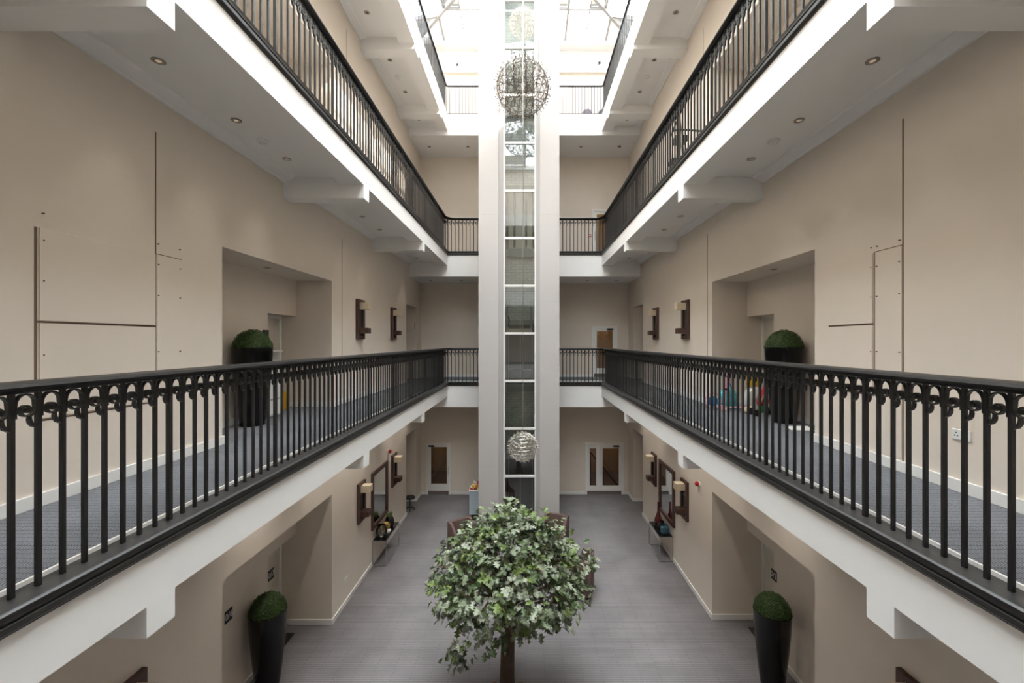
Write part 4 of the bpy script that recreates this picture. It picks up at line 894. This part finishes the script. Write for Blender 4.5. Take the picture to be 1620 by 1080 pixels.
m = MB(); m.tube([(c[0]+.14*math.cos(t), c[1], f+.155+.14*math.sin(t)) for t in [2*math.pi*k/24 for k in range(25)]], .016, 6); obj('rim', m, PINK, r); m = MB(); m.cyl((c[0], c[1]-.015, f+.155), (c[0], c[1]+.015, f+.155), .09, n=20); obj('centre', m, PBLUE, r)
for k in range(6):
    t = k*math.pi/3; m = MB(); m.cyl((c[0], c[1], f+.155), (c[0]+.14*math.cos(t), c[1], f+.155+.14*math.sin(t)), .007, n=5); obj('spoke', m, WHT, r)
c = (3.90, 7.06, f); r = thing('folded_pushchair', 'folded dark pushchair with red seat beside the middle right planter', 'pushchair', c)
for sgn in (-1, 1):
    m = MB(); m.tube([(c[0]-.16, c[1]+sgn*.09, f+.06), (c[0]-.02, c[1]+sgn*.09, f+.38), (c[0]+.06, c[1]+sgn*.09, f+.62)], .012, 8); m.tube([(c[0]+.14, c[1]+sgn*.09, f+.06), (c[0]+.0, c[1]+sgn*.09, f+.40)], .012, 8); obj('frame_tube', m, STEEL, r)
    for dx in (-.16, .14):
        m = MB(); m.cyl((c[0]+dx, c[1]+sgn*.09-.015, f+.055), (c[0]+dx, c[1]+sgn*.09+.015, f+.055), .055, n=16); obj('wheel', m, BLACK, r)
m = MB(); m.prism([(c[0]-.07, f+.16), (c[0]+.05, f+.20), (c[0]+.08, f+.46), (c[0]+.03, f+.47), (c[0]-.08, f+.22)], 'y', c[1]-.075, c[1]+.075); obj('seat', m, RED, r, bevel=.01)
m = MB(); m.tube([(c[0]+.06, c[1]-.09, f+.62), (c[0]+.09, c[1]-.09, f+.66), (c[0]+.09, c[1]+.09, f+.66), (c[0]+.06, c[1]+.09, f+.62)], .013, 8); obj('push_handle', m, BLACK, r)
c = (3.80, 5.98, f); m = MB(); m.add([(c[0]-.16, c[1]-.08, f+.004), (c[0]+.12, c[1]-.14, f+.004), (c[0]+.18, c[1]+.10, f+.02), (c[0]-.10, c[1]+.14, f+.012), (c[0]-.16, c[1]-.08, f), (c[0]+.12, c[1]-.14, f), (c[0]+.18, c[1]+.10, f+.008), (c[0]-.10, c[1]+.14, f+.002)], [[0,1,2,3],[4,7,6,5],[0,4,5,1],[1,5,6,2],[2,6,7,3],[3,7,4,0]])
single('paper_sheets', m, WHT, c, 'white sheets of paper on the carpet beside the middle right planter', 'paper')
# ------------------------------------------------------------------ upper right walkway: exercise machine, top floor bags
f = LEV[2]; c = (3.12, 8.7, f); r = thing('exercise_machine', 'dark exercise machine with a long bar behind the upper right balustrade', 'gym machine', c)
m = MB(); m.box(c[0]-.3, c[0]+.3, c[1]-.45, c[1]-.40, f, f+.06); m.box(c[0]-.3, c[0]+.3, c[1]+.40, c[1]+.45, f, f+.06); m.box(c[0]-.03, c[0]+.03, c[1]-.4, c[1]+.4, f+.02, f+.07); obj('base_frame', m, BLACK, r)
m = MB(); m.tube([(c[0], c[1]-.35, f+.06), (c[0], c[1]-.15, f+1.0), (c[0]-.02, c[1], f+1.75)], .03, 8); m.tube([(c[0], c[1]+.35, f+.06), (c[0], c[1]+.15, f+1.0), (c[0]-.02, c[1], f+1.75)], .03, 8); obj('upright', m, DARKSTEEL, r)
m = MB(); m.tube([(c[0]-.02, c[1]+.55, f+1.60), (c[0]-.02, c[1], f+1.78), (c[0]-.02, c[1]-.75, f+1.92)], .018, 8); obj('long_bar', m, BLACK, r)
m = MB(); m.box(c[0]-.12, c[0]+.12, c[1]-.10, c[1]+.12, f+1.22, f+1.36); obj('console', m, BLACK, r, bevel=.02)
m = MB(); m.box(c[0]-.10, c[0]+.10, c[1]+.18, c[1]+.52, f+.95, f+1.03); obj('saddle', m, BLACK, r, bevel=.03)
m = MB(); m.cyl((c[0]-.03, c[1]-.05, f+.45), (c[0]+.03, c[1]-.05, f+.45), .30, n=24); obj('flywheel', m, DARKSTEEL, r)
m = MB(); m.tube([(c[0]-.25, c[1]-.35, f+1.30), (c[0]-.12, c[1]-.15, f+1.42), (c[0]+.12, c[1]-.15, f+1.42), (c[0]+.25, c[1]-.35, f+1.30)], .02, 8); obj('handlebar', m, BLACK, r)
f = LEV[3]
bagthing('holdall', (1.95, 13.75, f), .16, .12, .42, mat('purple_grey_fabric', (.16, .13, .16), .7), 'purple grey holdall behind the top balustrade right of the tower', 'bag', TRIM)
bagthing('suitcase', (2.55, 13.8, f), .24, .14, .46, mat('charcoal_fabric', (.07, .07, .075), .7), 'charcoal bag behind the top balustrade in the right corner', 'bag', BLACK)
# dark stool by the far left opening on the ground floor
c = (-3.60, 13.35, 0); r = thing('black_stool', 'black wheeled stool at the far left opening of the ground floor', 'stool', c)
m = MB(); m.lathe([(.001, .36), (.15, .36), (.16, .39), (.14, .42), (.001, .42)], c, 20); obj('seat', m, BLACK, r, smooth=True); m = MB(); m.cyl((c[0], c[1], .08), (c[0], c[1], .36), .018, n=8); obj('post', m, BLACK, r)
for k in range(5):
    a = k*2*math.pi/5; m = MB(); m.tube([(c[0], c[1], .09), (c[0]+.14*math.cos(a), c[1]+.14*math.sin(a), .06)], .014, 6); lg = obj('leg', m, BLACK, r); m = MB(); m.cyl((c[0]+.14*math.cos(a)-.012, c[1]+.14*math.sin(a), .03), (c[0]+.14*math.cos(a)+.012, c[1]+.14*math.sin(a), .03), .03, n=10); obj('castor', m, BLACK, lg)
# ground floor door mats in the alcoves
for s in (-1, 1):
    S = SIDE[s]; X = S['X']+s*(AD+.05); m = MB(); m.box(X-s*.16, X+s*.1, S['a'][1]-.70, S['a'][1]-.25, 0, .012); single('door_mat', m, BLACK, (X, S['a'][1]-.45, 0), 'black door mat in the %s ground floor alcove' % S['name'], 'mat')
